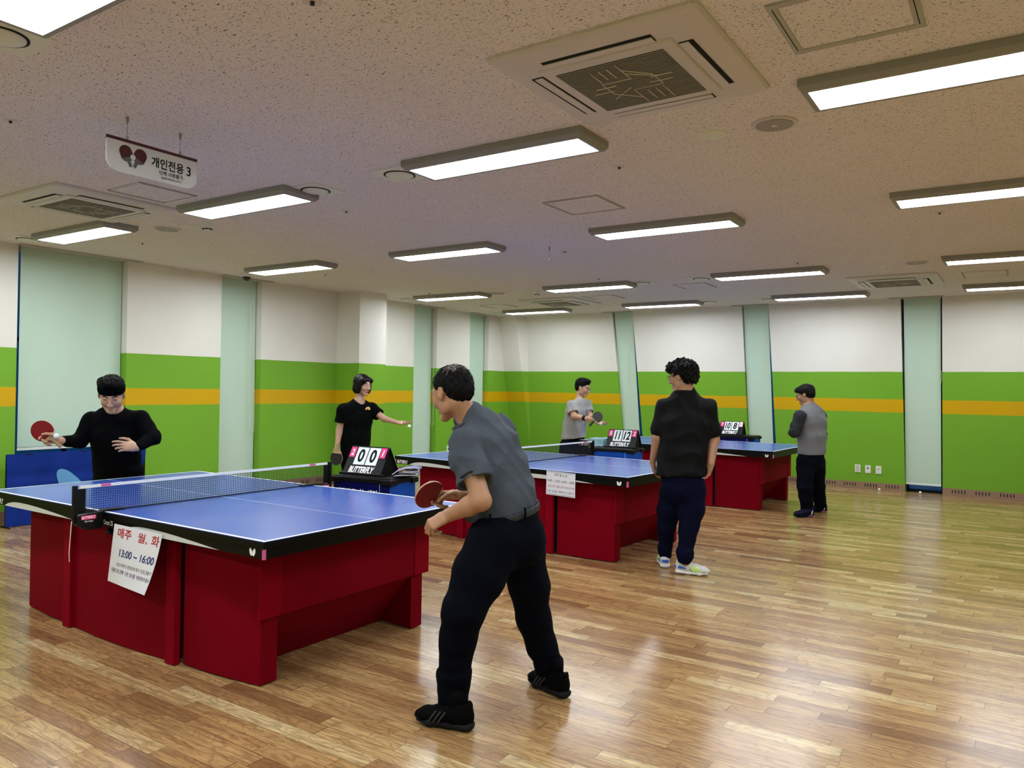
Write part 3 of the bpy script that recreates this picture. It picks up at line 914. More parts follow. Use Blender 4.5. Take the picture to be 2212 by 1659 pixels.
        t = MB()
        for q_, rot in ((-.011, .32), (.011, -.32)):
            t.add([gp(1.285 + a, .703 + b) for a, b in ell2(q_, 0, .0095, .019, 20, rot)], [tuple(range(20))])
        t.build('butterfly_mark', M_WINK, r)
    for s in (-1, 1):
        gp = lambda a, b: (s * (L - .003), s * a, b)
        t = MB()
        for q_, rot in ((-.011, .32), (.011, -.32)): t.add([gp(.70 + a, .703 + b) for a, b in ell2(q_, 0, .0095, .019, 20, rot)], [tuple(range(20))])
        t.build('butterfly_mark', M_WINK, r)
    return r


T = make_table('nearest table tennis table, blue top with red skirt, large torn notice on it')
T.location = (-4.244, 3.065, 0); T.rotation_euler.z = math.radians(.0)
T2 = copy_tree(T); T2.location = (-4.005, 6.657, 0); T2.rotation_euler.z = math.radians(-4.05)
T2['label'] = 'middle table tennis table with red skirt and framed notice, behind the nearest table'
T3 = copy_tree(T); T3.location = (-3.849, 10.356, 0); T3.rotation_euler.z = math.radians(-2.07)
T3['label'] = 'farthest table tennis table with red skirt, near the back wall'

# ------------------------------------------------------------------ nets
M_NET = mat('net_cord', '#0c1016', .8)
M_TAPE = mat('net_tape', (.80, .81, .84), .7)


def make_net(lab):
    r = empty('table_tennis_net', (0, 0, .76), 0, lab, 'table tennis net', 'clamp-on table tennis nets')
    hw = .9075; zt = .1525
    n = MB(); th = .0009
    k = 0; y = -hw + .03
    while y <= hw - .03:
        n.box((-th, y - th, .004), (th, y + th, zt - .008)); y += .0132
    z = .006
    while z < zt - .012: n.box((-th, -hw + .03, z - th), (th, hw - .03, z + th)); z += .0126
    n.build('net_mesh', M_NET, r)
    t = MB().box((-.003, -hw + .02, zt - .0145), (.003, hw - .02, zt + .001)); t.build('net_tape', M_TAPE, r)
    MB().box((-.002, -hw + .04, .0008), (.002, hw - .04, .006)).build('bottom_cord', M_NET, r)
    for s in (-1, 1):
        p = MB().box((-.012, min(s * (hw - .005), s * (hw + .018)), -.045), (.012, max(s * (hw - .005), s * (hw + .018)), zt + .004))
        p.box((-.005, min(s * (hw - .05), s * (hw - .005)), .004), (.005, max(s * (hw - .05), s * (hw - .005)), zt - .016)); p.build('net_post', M_BLACK, r, bevel=.003)
        c = MB(); a, b = s * (hw + .005), s * (.7625 - .12)
        prof = [(a, -.008), (a, -.055), (s * (hw - .05), -.088), (s * .775, -.088), (s * .775, -.034), (s * .7675, -.034), (s * .7675, .0015), (b, .0015), (b, .010), (s * .76, .012), (s * .78, .005)]
        poly = [(-.022, q, z) for q, z in prof]
        c.prism(poly if s < 0 else poly[::-1], (.044, 0, 0)); cl = c.build('clamp', M_BLACK, r, bevel=.002)
        k_ = MB().tube([(0, s * .72, -.06), (0, s * .72, -.125)], .006, 10).tube([(0, s * .72, -.13), (0, s * .72, -.122), (0, s * .72, -.108), (0, s * .72, -.10)], [.022, .024, .018, .008], 14)
        k_.box((-.008, min(s * .70, s * .79), -.075), (.008, max(s * .70, s * .79), -.058)); k_.build('screw_knob', M_BLACK, cl)
        # label on the outer face of the clamp: reads from the side, on the +x face
        lb = MB(); fx = .0225; d = 1
        g = lambda u, v: (fx, u, v)
        lb.add([g(u, v) for u, v in ((s * .85 - .04, -.030), (s * .85 + .04, -.030), (s * .85 + .04, -.008), (s * .85 - .04, -.008))], [(0, 1, 2, 3)], 0)
        fx = .0229
        text_on(lb, 'BUTTERFLY', s * .85 - .036, s * .85 + .036, -.0265, -.0115, g, 1, .02, .1); text_on(lb, 'Europa', s * .85 - .02, s * .85 + .024, -.047, -.034, g, 1)
        lb.build('maker_label', [M_PINK, M_WINK], cl)
        y_ = s * (hw - .16); MB().box((-.0034, y_ - .028, zt - .0135), (.0034, y_ + .028, zt + .0014)).build('tape_label', mat('label_pink', (.65, .12, .35), .6), r)
    return r


N1 = make_net('net of the nearest table, its black post and string at the left')
N1.location = (-4.244, 3.065, .76)
MB().tube([(.013, -.935, -.03), (.018, -.94, -.06), (.016, -.945, -.16), (.022, -.95, -.20), (.018, -.945, -.245)], .0022, 6).build('loose_string', mat('string', '#d8d4c8', .8), N1)
N2 = copy_tree([o for o in bpy.data.objects if o.name == 'table_tennis_net'][0]); N2.location = (-4.005, 6.657, .76); N2.rotation_euler.z = math.radians(-4.05)
for ch in list(N2.children):
    if ch.name.startswith('loose_string'): bpy.data.objects.remove(ch)
N2['label'] = 'net of the middle table, behind the man in the dark polo shirt'
N3 = copy_tree(N2); N3.location = (-3.849, 10.356, .76); N3.rotation_euler.z = math.radians(-2.07); N3['label'] = 'net of the farthest table, mostly hidden by the standing man in black'

# ------------------------------------------------------------------ score tables with flip scoreboards
M_UBLUE = mat('score_table_blue', (.004, .060, .36), .6, spec=.15, bump=(5, .12, .02))
M_UNAVY = mat('score_table_navy', (.001, .002, .09), .5, spec=.15)


def score_table(cx, cy, rz, w, d, h, lab, band=True):
    r = empty('score_table', (cx, cy, 0), rz, lab, 'score table', 'blue folding score tables')
    a, b = w / 2, d / 2
    MB().box((-a, -b, h - .045), (a, b, h - .012)).box((-a + .015, -b + .015, h - .012), (a - .015, b - .015, h - .004)).build('table_frame', M_BLACK, r, bevel=.004)
    for sx in (-1, 1):
        for sy in (-1, 1):
            x, y = sx * (a - .035), sy * (b - .035)
            cb = MB(); cb.box((x - .045, y - .04, h - .055), (x + .045, y + .04, h - .018)); cb.tube([(x + sx * .02, y + sy * .038, h - .04), (x + sx * .02, y + sy * .045, h - .04)], .005, 8); cb.build('corner_bracket', M_BLACK, r, bevel=.006)
    MB().box((-a + .01, -b + .01, h - .20), (a - .01, -b + .014, h - .045)).build('front_banner', M_UNAVY if band else M_UBLUE, r)
    MB().box((-a + .012, -b + .012, .03), (a - .012, -b + .016, h - .20)).build('front_cloth', M_UBLUE, r)
    for s in (-1, 1): MB().box((min(s * (a - .012), s * (a - .008)), -b + .012, .03), (max(s * (a - .012), s * (a - .008)), b - .012, h - .045)).build('side_cloth', M_UBLUE, r)
    for sx in (-1, 1):
        for sy in (-1, 1): MB().tube([(sx * (a - .03), sy * (b - .03), h - .05), (sx * (a - .03), sy * (b - .03), 0)], .011, 10).build('leg', M_BLACK, r)
    MB().box((a * .62, -b + .0095, .05), (a * .64, -b + .0100, h - .047)).build('cloth_seam', mat('seam_pale', (.25, .45, .75), .6), r)
    if band:
        t = MB(); text_on(t, '세종탁구나눔센터', -a + .03, a - .12, h - .150, h - .095, lambda u, v: (u, -b + .0092, v), 0, .03); t.build('banner_lettering', M_WINK, r)
    return r


def scoreboard(cx, cy, cz, rz, cards, lab, w=.36, h=.20, dep=.23):
    r = empty('flip_scoreboard', (cx, cy, cz), rz, lab, 'scoreboard', 'folding flip scoreboards')
    top = np.array([0, 0, h]); fd = dep / 2
    A = lambda x, t, s=-1, o=0: tuple(np.array([x, s * fd * (1 - t) + (s * o * h / math.hypot(h, fd)), h * t + o * fd / math.hypot(h, fd)]))
    # front & back boards; t: 0 bottom .. 1 top
    for s, nm in ((-1, 'front_board'), (1, 'back_board')):
        q = [A(-w / 2, 0, s), A(w / 2, 0, s), A(w / 2, 1, s), A(-w / 2, 1, s)]; p = [A(-w / 2, 0, s, .004), A(w / 2, 0, s, .004), A(w / 2, 1, s, .004), A(-w / 2, 1, s, .004)]
        m_ = MB(); m_.hexa(p, q) if s < 0 else m_.hexa(q, p); m_.build(nm, mat('board_black', (.006, .0065, .009), .4, spec=.25), r)
    for s in (-1, 1): g_ = MB(); g_.add([(s * (w / 2 - .012), -fd * .96, .002), (s * (w / 2 - .012), fd * .96, .002), (s * (w / 2 - .012), 0, h * .97)], [(0, 1, 2)]); g_.build('side_gusset', mat('board_black2', (.002, .002, .002), .7, spec=.1), r)
    MB().box((-w / 2 - .008, -fd - .03, 0), (w / 2 + .03, -fd + .012, .016)).build('ball_tray', M_BLACK, r, bevel=.003)
    sp_ = MB(); x = -w / 2 + .012
    while x < w / 2 - .01:
        sp_.tube([(x + .0, .009 * math.cos(q), h - .004 + .009 * math.sin(q)) for q in np.linspace(0, 2 * math.pi, 9)], .0012, 4, cap=False); x += .0105
    sp_.build('spiral_binding', M_BLACK, r)
    F = lambda o: (lambda u, t: A(u * w, t, -1, o))
    ty = .34
    big = [(-.30, -.012), (.012, .30)]
    for (x0, x1), num in zip(big, cards[1:3]):
        c = MB(); f = F(.0065); c.add([f(x0, ty), f(x1, ty), f(x1, .96), f(x0, .96)], [(0, 1, 2, 3)])
        co = c.build('score_card', mat('card_white', (.78, .84, .86), .4), r)
        c = MB(); cxm = (x0 + x1) / 2; wd = .078 if len(num) == 1 else (.085 if num == '11' else .108)
        text_on(c, num, cxm - wd, cxm + wd, ty + .09, .90, F(.0072), 0, .035, .12 if num not in ('0', '00') else 0); c.build('numeral', M_INK, co)
    for x0, x1, num, tl_ in ((-.475, -.33, cards[0], 0), (.33, .475, cards[3], .06)):
        c = MB(); f = F(.0065 + tl_ * .1); c.add([f(x0, .60), f(x1, .60), f(x1, .96), f(x0, .96)], [(0, 1, 2, 3)])
        co = c.build('set_card', M_PINK if num != ' ' else mat('card_palepink', (.9, .6, .68), .4), r)
        if num.strip():
            c = MB(); wq = .018 if num == '1' else .035; text_on(c, num, (x0 + x1) / 2 - wq, (x0 + x1) / 2 + wq, .66, .89, F(.0074 + tl_ * .1), 0, .03, .1); c.build('numeral', M_WINK, co)
    t = MB(); text_on(t, 'BUTTERFLY', -.36, .30, .04, .28, F(.006), 0, .045, .25); t.build('lettering', M_WINK, r)
    return r


UH = .82
score_table(-4.03, 4.23, math.radians(6), .53, .34, UH, 'blue score table with navy banner beyond the nearest net, towel on it')
scoreboard(-4.10, 4.26, UH - .003, math.radians(5), ('2', '0', '0', '1'), 'black flip scoreboard showing 2, 0, 0, 1 on the nearest score table')
score_table(-3.91, 8.10, math.radians(4), .53, .34, UH, 'blue score table beside the middle table, basket and scoreboard on it', False)
scoreboard(-3.845, 8.15, UH - .003, math.radians(4), ('0', '11', '12', '2'), 'black flip scoreboard showing 0, 11, 12, 2 on the middle score table')
score_table(-3.63, 11.80, math.radians(-2), .58, .34, UH, 'blue score table beyond the farthest table, at the leaning blind')
scoreboard(-3.73, 11.80, UH - .003, 0, ('7', '10', '8', ' '), 'distant flip scoreboard with cards half turned, on the farthest score table')

# folded towel on the first score table
def towel():
    r = empty('folded_towel', (-3.765, 4.31, UH), math.radians(33), 'folded lavender grey towel hanging over the score table edge', 'towel')
    A = MB(); n = 40
    path = [(-.11, .006), (-.05, .010), (.03, .012), (.075, .016), (.085, .024), (.075, .031), (.02, .030), (-.03, .031), (-.035, .037), (-.03, .043), (.03, .041), (.085, .047), (.096, .058), (.085, .068), (.04, .070), (-.03, .064), (-.09, .044), (-.13, .016)]
    P = []
    for i in range(len(path) - 1):
        for k in range(4):
            t = k / 4; P.append((path[i][0] * (1 - t) + path[i + 1][0] * t, path[i][1] * (1 - t) + path[i + 1][1] * t))
    P.append(path[-1]); th = .0035
    def off(i, s):
        a = np.array(P[max(i - 1, 0)]); b = np.array(P[min(i + 1, len(P) - 1)]); d = (b - a) / (np.linalg.norm(b - a) + 1e-9); return ((P[i][0] - d[1] * s * th) * .85, (P[i][1] + d[0] * s * th) * .95)
    m_ = MB(); ny = 7; vs = []
    for j in range(ny):
        y = -.07 + .14 * j / (ny - 1)
        for s in (1, -1):
            for i in range(len(P)):
                a, b = off(i, s); vs.append((a + .004 * math.sin(y * 40 + b * 90), y + .006 * math.sin(a * 30), max(b + .002 * math.sin(y * 60 + a * 25), .001)))
    N = len(P); fs = []; fm = []
    for j in range(ny - 1):
        o0, o1 = j * 2 * N, (j + 1) * 2 * N
        for i in range(N - 1):
            fs.append((o0 + i, o0 + i + 1, o1 + i + 1, o1 + i)); fs.append((o0 + N + i + 1, o0 + N + i, o1 + N + i, o1 + N + i + 1)); fm += [0, 0]
        for i in (0, N - 1): fs.append((o0 + i, o1 + i, o1 + N + i, o0 + N + i)); fm.append(1)
    for j, fl in ((0, 1), (ny - 1, 0)):
        o = j * 2 * N
        for i in range(N - 1): fs.append((o + i, o + N + i, o + N + i + 1, o + i + 1) if fl else (o + i, o + i + 1, o + N + i + 1, o + N + i)); fm.append(1)
    mobj('towel_cloth', vs, fs, [mat('towel_lavender', (.20, .22, .42), .95, bump=(500, .4, .002)), mat('towel_hem', (.6, .6, .68), .9)], r, fm, True)


towel()


# perforated plastic basket
def basket():
    r = empty('plastic_basket', (-4.135, 8.13, UH), math.radians(4), 'light blue perforated plastic basket beside the middle scoreboard', 'basket')
    M = mat('basket_blue', (.38, .62, .70), .4)
    w, d, h, g = .085, .105, .082, .014
    m_ = MB().box((-w + g, -d + g, 0), (w - g, d - g, .004))
    def P(x, y, z): k = .86 + .14 * z / h; return (x * k, y * k, z)
    c = [(-w, -d), (w, -d), (w, d), (-w, d)]
    for i in range(4):
        a, b = np.array(c[i]), np.array(c[(i + 1) % 4]); L = np.linalg.norm(b - a); n = int(L / .017)
        for k in range(n + 1):
            p = a + (b - a) * k / n; m_.tube([P(*p, .002), P(*p, h)], .0042, 4)
        for z in (.003, .024, .045, .066): m_.tube([P(*a, z), P(*b, z)], .004, 4)
        m_.tube([P(*a, h), P(*b, h)], .007, 6)
    m_.build('basket_lattice', M, r)


basket()

# ------------------------------------------------------------------ paper notices
def notice(name, lab, tl, tr, br, bl, n, c, bulge, corner, parent_labels, thick=.0008):
    P = [at_plane(*q, n, c) for q in (bl, br, tr, tl)]
    nn = -nrm(n) if n[1] > 0 else nrm(n)
    org = P[0]
    r = empty(name, org, 0, lab, 'notice')
    def fn(u, v, o=0):
        p = (P[0] * (1 - u) + P[1] * u) * (1 - v) + (P[3] * (1 - u) + P[2] * u) * v
        b = bulge * math.sin(math.pi * u) * (1 - v) ** 1.0 + corner * (u * (1 - v)) ** 2
        return tuple(p + nn * (o + b + .0015))
    N = 12; vs = [fn(i / N, j / N, o) for o in (0, -thick) for j in range(N + 1) for i in range(N + 1)]
    K = (N + 1) ** 2; fs = []
    for j in range(N):
        for i in range(N):
            a = j * (N + 1) + i; fs.append((a, a + 1, a + N + 2, a + N + 1)); fs.append((K + a + N + 1, K + a + N + 2, K + a + 1, K + a))
    mobj('paper_sheet', vs, fs, mat('paper', (.78, .79, .87), .6), r, None, True, True)
    return r, fn


M_PRED = mat('print_red', '#b3182c', .6); M_PNAVY = mat('print_navy', '#14256e', .6); M_PPUR = mat('print_purple', '#6a1f8a', .6); M_PGREEN = mat('print_dark', '#16241c', .6)
r, fn = notice('paper_notice', 'crooked white paper notice with large red and navy Korean lettering on nearest table', (248, 1131), (351, 1154), (330, 1282), (233, 1254), (0, 1, 0), 3.065 - .772, .012, .045, None)
F = lambda o: (lambda a, b: fn(a, b, o))


def lines(items, root):
    for body, x0, x1, y0, y1, m_, bold in items:
        t = MB(); text_on(t, body, x0, x1, y0, y1, F(.0008), 0, bold, 0, .985)
        t.build('lettering', m_, root, world=True)


lines([('매주', .10, .40, .78, .95, M_PRED, .02), ('월,', .54, .74, .77, .94, M_PRED, .012), ('화', .82, .975, .77, .95, M_PRED, .012),
       ('13:00 ~ 16:00', .20, .96, .47, .60, M_PNAVY, .02), ('23년 하반기 주민자치 탁구 프로그램 전', .17, .99, .30, .365, M_PGREEN, .005),
       ('사용으로 인해', .06, .37, .185, .26, M_INK, .01), ('다른 코트를', .41, .66, .185, .255, M_PPUR, .01), ('이용', .69, .77, .185, .255, M_PPUR, .01), ('해주시기 바랍니다', .78, 1.0, .185, .255, M_INK, .005)], r)
a4 = math.radians(-4.05); n2 = (-math.sin(a4), math.cos(a4), 0)
cc = n2[0] * -4.005 + n2[1] * 6.657 - .772
r, fn = notice('framed_notice', 'white printed notice with four Korean lines on the middle table rail', (1181, 1016), (1243, 1023.6), (1242.3, 1076), (1179.8, 1067.3), n2, cc, 0, .002, None, .003)
F = lambda o: (lambda a, b: fn(a, b, o))
lines([('매주 월,수,금', .28, .72, .80, .92, M_INK, .005), ('10:00 ~ 12:00 / 16:00 ~ 18:00', .05, .96, .555, .65, M_INK, 0), ('공공스포츠 클럽 전용 사용', .05, .75, .325, .42, M_PRED, 0), ('으로 인해', .76, .96, .325, .42, M_INK, 0),
       ('다른 코트를', .05, .38, .12, .21, M_PNAVY, 0), ('이용해주시기 바랍니다.', .41, .97, .12, .21, M_INK, 0)], r)
for y in (.03, .955):
    t = MB(); t.add([fn(.03, y, .001), fn(.97, y, .001), fn(.97, y + .012, .001), fn(.03, y + .012, .001)], [(0, 1, 2, 3)])
    t.build('printed_rule', M_INK, r, world=True)

# ------------------------------------------------------------------ blue barrier at the left wall
def barrier():
    r = empty('court_barrier', (-8.43, 3.60, 0), 0, 'blue cloth court barrier with a pale blue oval print by the left wall', 'barrier')
    N, K = 40, 16; Lb, Hb = 1.46, .725
    vs = []; fs = []; fm = []
    oval = lambda y, z: ((y - .72) * math.cos(.35) + (z - .30) * math.sin(.35)) ** 2 / .19 ** 2 + (-(y - .72) * math.sin(.35) + (z - .30) * math.cos(.35)) ** 2 / .26 ** 2 < 1
    for o in (0, -.006):
        for j in range(K + 1):
            for i in range(N + 1):
                y = Lb * i / N; z = .01 + Hb * j / K
                b = .012 * math.sin(y * 11 + z * 3) * math.sin(z * 4.2) + .006 * math.sin(y * 23 - z * 9) - (.012 if abs(z - .5) < .03 else 0)
                vs.append((b + o, y, z))
    Kk = (N + 1) * (K + 1)
    for j in range(K):
        for i in range(N):
            a = j * (N + 1) + i; fs.append((a, a + 1, a + N + 2, a + N + 1)); fs.append((Kk + a + N + 1, Kk + a + N + 2, Kk + a + 1, Kk + a))
    mobj('barrier_cloth', vs, fs, mat('barrier_blue', (.003, .024, .22), .6, spec=.15, bump=(9, .25, .02)), r, None, True)
    pts = []; K2 = 40
    f = lambda y, z: (.012 * math.sin(y * 11 + z * 3) * math.sin(z * 4.2) + .006 * math.sin(y * 23 - z * 9) + .002, y, z)
    c, s = math.cos(.45), math.sin(.45); rr = [0, .25, .5, .75, 1]
    vs = [f(.70, .27)]; fs = []
    for q in rr[1:]:
        for k in range(K2):
            a = 2 * math.pi * k / K2; u, w_ = .20 * q * math.cos(a), .30 * q * math.sin(a); vs.append(f(.70 + u * c - w_ * -s * -1, .27 + u * s * -1 * -1 * -1 + w_ * c))
    for k in range(K2): fs.append((0, 1 + k, 1 + (k + 1) % K2))
    for i in range(3):
        for k in range(K2): fs.append((1 + i * K2 + k, 1 + (i + 1) * K2 + k, 1 + (i + 1) * K2 + (k + 1) % K2, 1 + i * K2 + (k + 1) % K2))
    mobj('oval_print', vs, fs, mat('print_skyblue', (.12, .34, .62), .6, spec=.15), r, None, True)
    fr = MB().tube([(-.012, .005, .0), (-.012, .005, Hb)], .008, 8).tube([(-.012, Lb - .005, 0), (-.012, Lb - .005, Hb)], .008, 8).tube([(-.012, 0, Hb), (-.012, Lb, Hb)], .008, 8)
    for y in (.005, Lb - .005): fr.tube([(-.10, y, .008), (.08, y, .008)], .008, 8)
    fr.build('barrier_frame', M_BLACK, r)


barrier()

# balls on the floor
M_BALL = mat('ball_white', (.85, .85, .83), .45)


def ball(p, lab):
    r = MB().sphere((0, 0, 0), .020, 24).build('table_tennis_ball', M_BALL, None, True)
    r.location = Vector(p); return tag(r, lab, 'ball', 'white table tennis balls')


ball(np.array(at_z(1900, 1057, .02)) + (0, -.03, 0), 'white ball on the floor at the baseboard below the sockets')
ball(at_z(1988, 1064, .02), 'white ball on the floor before the upright blind')
# ------------------------------------------------------------------ signed distance modelling for people and clothes
class SD:
    def __init__(s, vox=.005): s.vox = vox; s.ops = []; s.cuts = []; s.disp = None

    def seg(s, A, B, ra, rb, side=None, k=.02, op='u', flat=0):
        A = np.array(A, float); B = np.array(B, float)
        ra = (ra, ra) if np.isscalar(ra) else ra; rb = (rb, rb) if np.isscalar(rb) else rb
        s.ops.append(('seg', A, B, ra, rb, side, k, op, flat)); return s

    def ell(s, C, R, ax=None, k=.02, op='u'):
        s.ops.append(('ell', np.array(C, float), (R, R, R) if np.isscalar(R) else R, np.eye(3) if ax is None else np.array(ax, float), k, op)); return s

    def box(s, C, R, ax=None, rad=.005, k=.01, op='u'):
        s.ops.append(('box', np.array(C, float), R, np.eye(3) if ax is None else np.array(ax, float), k, op, rad)); return s

    def sleeve(s, A, B, ra, rb, k=.03, hole=.035):
        A = np.array(A, float); B = np.array(B, float); d = nrm(B - A); s.seg(A, B, ra, rb, None, k, 'u', 2)
        r = [q - .019 for q in ((rb, rb) if np.isscalar(rb) else rb)]
        return s.seg(B - d * hole, B + d * .03, r, r, None, .004, 's', 1)

    def cut(s, P, n, k=.004): s.cuts.append((np.array(P, float), nrm(n), k)); return s

    def chain(s, pts, rs, side=None, k=.02, op='u', flat=0):
        for i in range(len(pts) - 1): s.seg(pts[i], pts[i + 1], rs[i], rs[i + 1], side, k, op, flat if i == len(pts) - 2 else 0)
        return s

    def _d(s, o, X, Y, Z):
        if o[0] == 'seg':
            _, A, B, ra, rb, side, k, op, flat = o
            d = B - A; L = np.linalg.norm(d); n = d / L
            sv = np.array(side, float) if side is not None else np.cross(n, (0, 0, 1.) if abs(n[2]) < .8 else (1., 0, 0))
            sv = nrm(sv - n * (sv @ n)); w = np.cross(n, sv)
            x, y, z = X - A[0], Y - A[1], Z - A[2]
            ax = x * n[0] + y * n[1] + z * n[2]
            t = np.clip(ax / L, 0, 1); ov = ax - t * L
            a = ra[0] + (rb[0] - ra[0]) * t; b = ra[1] + (rb[1] - ra[1]) * t
            u = (x * sv[0] + y * sv[1] + z * sv[2]) / a; v = (x * w[0] + y * w[1] + z * w[2]) / b
            mn = np.minimum(a, b)
            if flat:
                r = np.sqrt(u * u + v * v) + 1e-6
                dr = (r - 1) * r / (np.sqrt((u / a) ** 2 + (v / b) ** 2) + 1e-6)
                if flat == 1: return np.maximum(dr, np.maximum(-ax, ax - L))
                q = np.minimum(ov, 0) / mn; r = np.sqrt(u * u + v * v + q * q) + 1e-6
                return np.maximum((r - 1) * r / (np.sqrt((u / a) ** 2 + (v / b) ** 2 + (q / mn) ** 2) + 1e-6), ax - L)
            q = ov / mn; r = np.sqrt(u * u + v * v + q * q) + 1e-6
            g = np.sqrt((u / a) ** 2 + (v / b) ** 2 + (q / mn) ** 2) + 1e-6
            return (r - 1) * r / g
        if o[0] == 'ell':
            _, C, R, ax, k, op = o
            x, y, z = X - C[0], Y - C[1], Z - C[2]
            q = [(x * ax[i][0] + y * ax[i][1] + z * ax[i][2]) / R[i] for i in range(3)]
            r = np.sqrt(q[0] ** 2 + q[1] ** 2 + q[2] ** 2) + 1e-6
            g = np.sqrt((q[0] / R[0]) ** 2 + (q[1] / R[1]) ** 2 + (q[2] / R[2]) ** 2) + 1e-6
            return (r - 1) * r / g
        _, C, R, ax, k, op, rad = o
        x, y, z = X - C[0], Y - C[1], Z - C[2]
        q = [np.abs(x * ax[i][0] + y * ax[i][1] + z * ax[i][2]) - R[i] + rad for i in range(3)]
        out = np.sqrt(sum(np.maximum(c, 0) ** 2 for c in q)); ins = np.minimum(np.maximum(np.maximum(q[0], q[1]), q[2]), 0)
        return out + ins - rad

    def _bb(s, o):
        if o[0] == 'seg':
            r = max(*o[3], *o[4]); return np.minimum(o[1], o[2]) - r, np.maximum(o[1], o[2]) + r
        r = np.abs(o[3].T) @ np.array(o[2]) if o[0] == 'box' else max(o[2])
        return o[1] - r, o[1] + r

    def mesh(s, smooth=1):
        us = [s._bb(o) for o in s.ops if (o[7] if o[0] == 'seg' else o[5]) == 'u']
        lo = np.min([u[0] for u in us], 0) - 4 * s.vox - .006; hi = np.max([u[1] for u in us], 0) + 4 * s.vox + .006
        n = np.ceil((hi - lo) / s.vox).astype(int) + 1
        ax = [(lo[i] + s.vox * np.arange(n[i])).astype(np.float32) for i in range(3)]
        F = np.full(tuple(n), .05, np.float32)
        for o in s.ops:
            a, b = s._bb(o); k = o[6] if o[0] == 'seg' else o[4]; op = o[7] if o[0] == 'seg' else o[5]
            e = k + 3 * s.vox + .004
            i0 = np.clip(np.floor((a - e - lo) / s.vox).astype(int), 0, n - 1); i1 = np.clip(np.ceil((b + e - lo) / s.vox).astype(int) + 1, 1, n)
            if (i1 <= i0).any(): continue
            sl = tuple(slice(i0[j], i1[j]) for j in range(3))
            d = s._d(o, ax[0][sl[0]][:, None, None], ax[1][sl[1]][None, :, None], ax[2][sl[2]][None, None, :]).astype(np.float32)
            f = F[sl]
            if op == 'u':
                h = np.clip(.5 + .5 * (f - d) / k, 0, 1); F[sl] = f * (1 - h) + d * h - k * h * (1 - h)
            else:
                h = np.clip(.5 - .5 * (f + d) / k, 0, 1); F[sl] = f * (1 - h) - d * h + k * h * (1 - h)
        for P, nn, k in s.cuts:
            d = (ax[0][:, None, None] - P[0]) * nn[0] + (ax[1][None, :, None] - P[1]) * nn[1] + (ax[2][None, None, :] - P[2]) * nn[2]
            F = np.maximum(F, d.astype(np.float32))
        if s.disp is not None:
            idx = np.nonzero(np.abs(F) < .03)
            F[idx] += s.disp(ax[0][idx[0]], ax[1][idx[1]], ax[2][idx[2]]).astype(np.float32)
        for i in range(3):
            q = [slice(None)] * 3; q[i] = 0; F[tuple(q)] = .05; q[i] = -1; F[tuple(q)] = .05
        return nets(F, lo, s.vox, smooth)


def nets(F, lo, vox, smooth=1):
    In = F < 0; nx, ny, nz = F.shape
    C = [(i, j, k) for i in (0, 1) for j in (0, 1) for k in (0, 1)]
    cnt = np.zeros((nx - 1, ny - 1, nz - 1), np.int8)
    for i, j, k in C: cnt += In[i:nx - 1 + i, j:ny - 1 + j, k:nz - 1 + k]
    act = (cnt > 0) & (cnt < 8); A = np.argwhere(act)
    vid = np.full(act.shape, -1, np.int32); vid[act] = np.arange(len(A))
    val = {c: F[A[:, 0] + c[0], A[:, 1] + c[1], A[:, 2] + c[2]] for c in C}
    acc = np.zeros((len(A), 3)); m = np.zeros(len(A))
    for c in C:
        for ax in range(3):
            if c[ax]: continue
            d = list(c); d[ax] = 1; d = tuple(d)
            a, b = val[c], val[d]; x = (a < 0) != (b < 0)
            t = np.where(x, a / np.where(x, a - b, 1), 0)
            P = np.array(c, float)[None, :].repeat(len(A), 0); P[:, ax] += t
            acc += P * x[:, None]; m += x
    V_ = lo + vox * (A + acc / m[:, None])
    faces = []
    for ax in range(3):
        b, c = [(1, 2), (2, 0), (0, 1)][ax]
        s0 = [slice(1, -1)] * 3; s0[ax] = slice(0, -1); s1 = list(s0); s1[ax] = slice(1, None)
        x = In[tuple(s0)] != In[tuple(s1)]
        E = np.argwhere(x); off = np.ones(3, int); off[ax] = 0; E = E + off
        first = In[E[:, 0], E[:, 1], E[:, 2]]
        def v(db, dc):
            Q = E.copy(); Q[:, b] -= db; Q[:, c] -= dc; return vid[Q[:, 0], Q[:, 1], Q[:, 2]]
        q = np.stack([v(1, 1), v(0, 1), v(0, 0), v(1, 0)], 1)
        q[~first] = q[~first][:, ::-1]
        faces.append(q)
    Fc = np.concatenate(faces)
    for _ in range(smooth):
        S = np.zeros_like(V_); n = np.zeros(len(V_))
        for i in range(4):
            a, b2 = Fc[:, i], Fc[:, (i + 1) % 4]
            for k in range(3):
                S[:, k] += np.bincount(a, V_[b2, k], len(V_)); 
            n += np.bincount(a, minlength=len(V_))
        ok = n > 0; V_[ok] = V_[ok] * .4 + .6 * S[ok] / n[ok, None]
    return V_, Fc


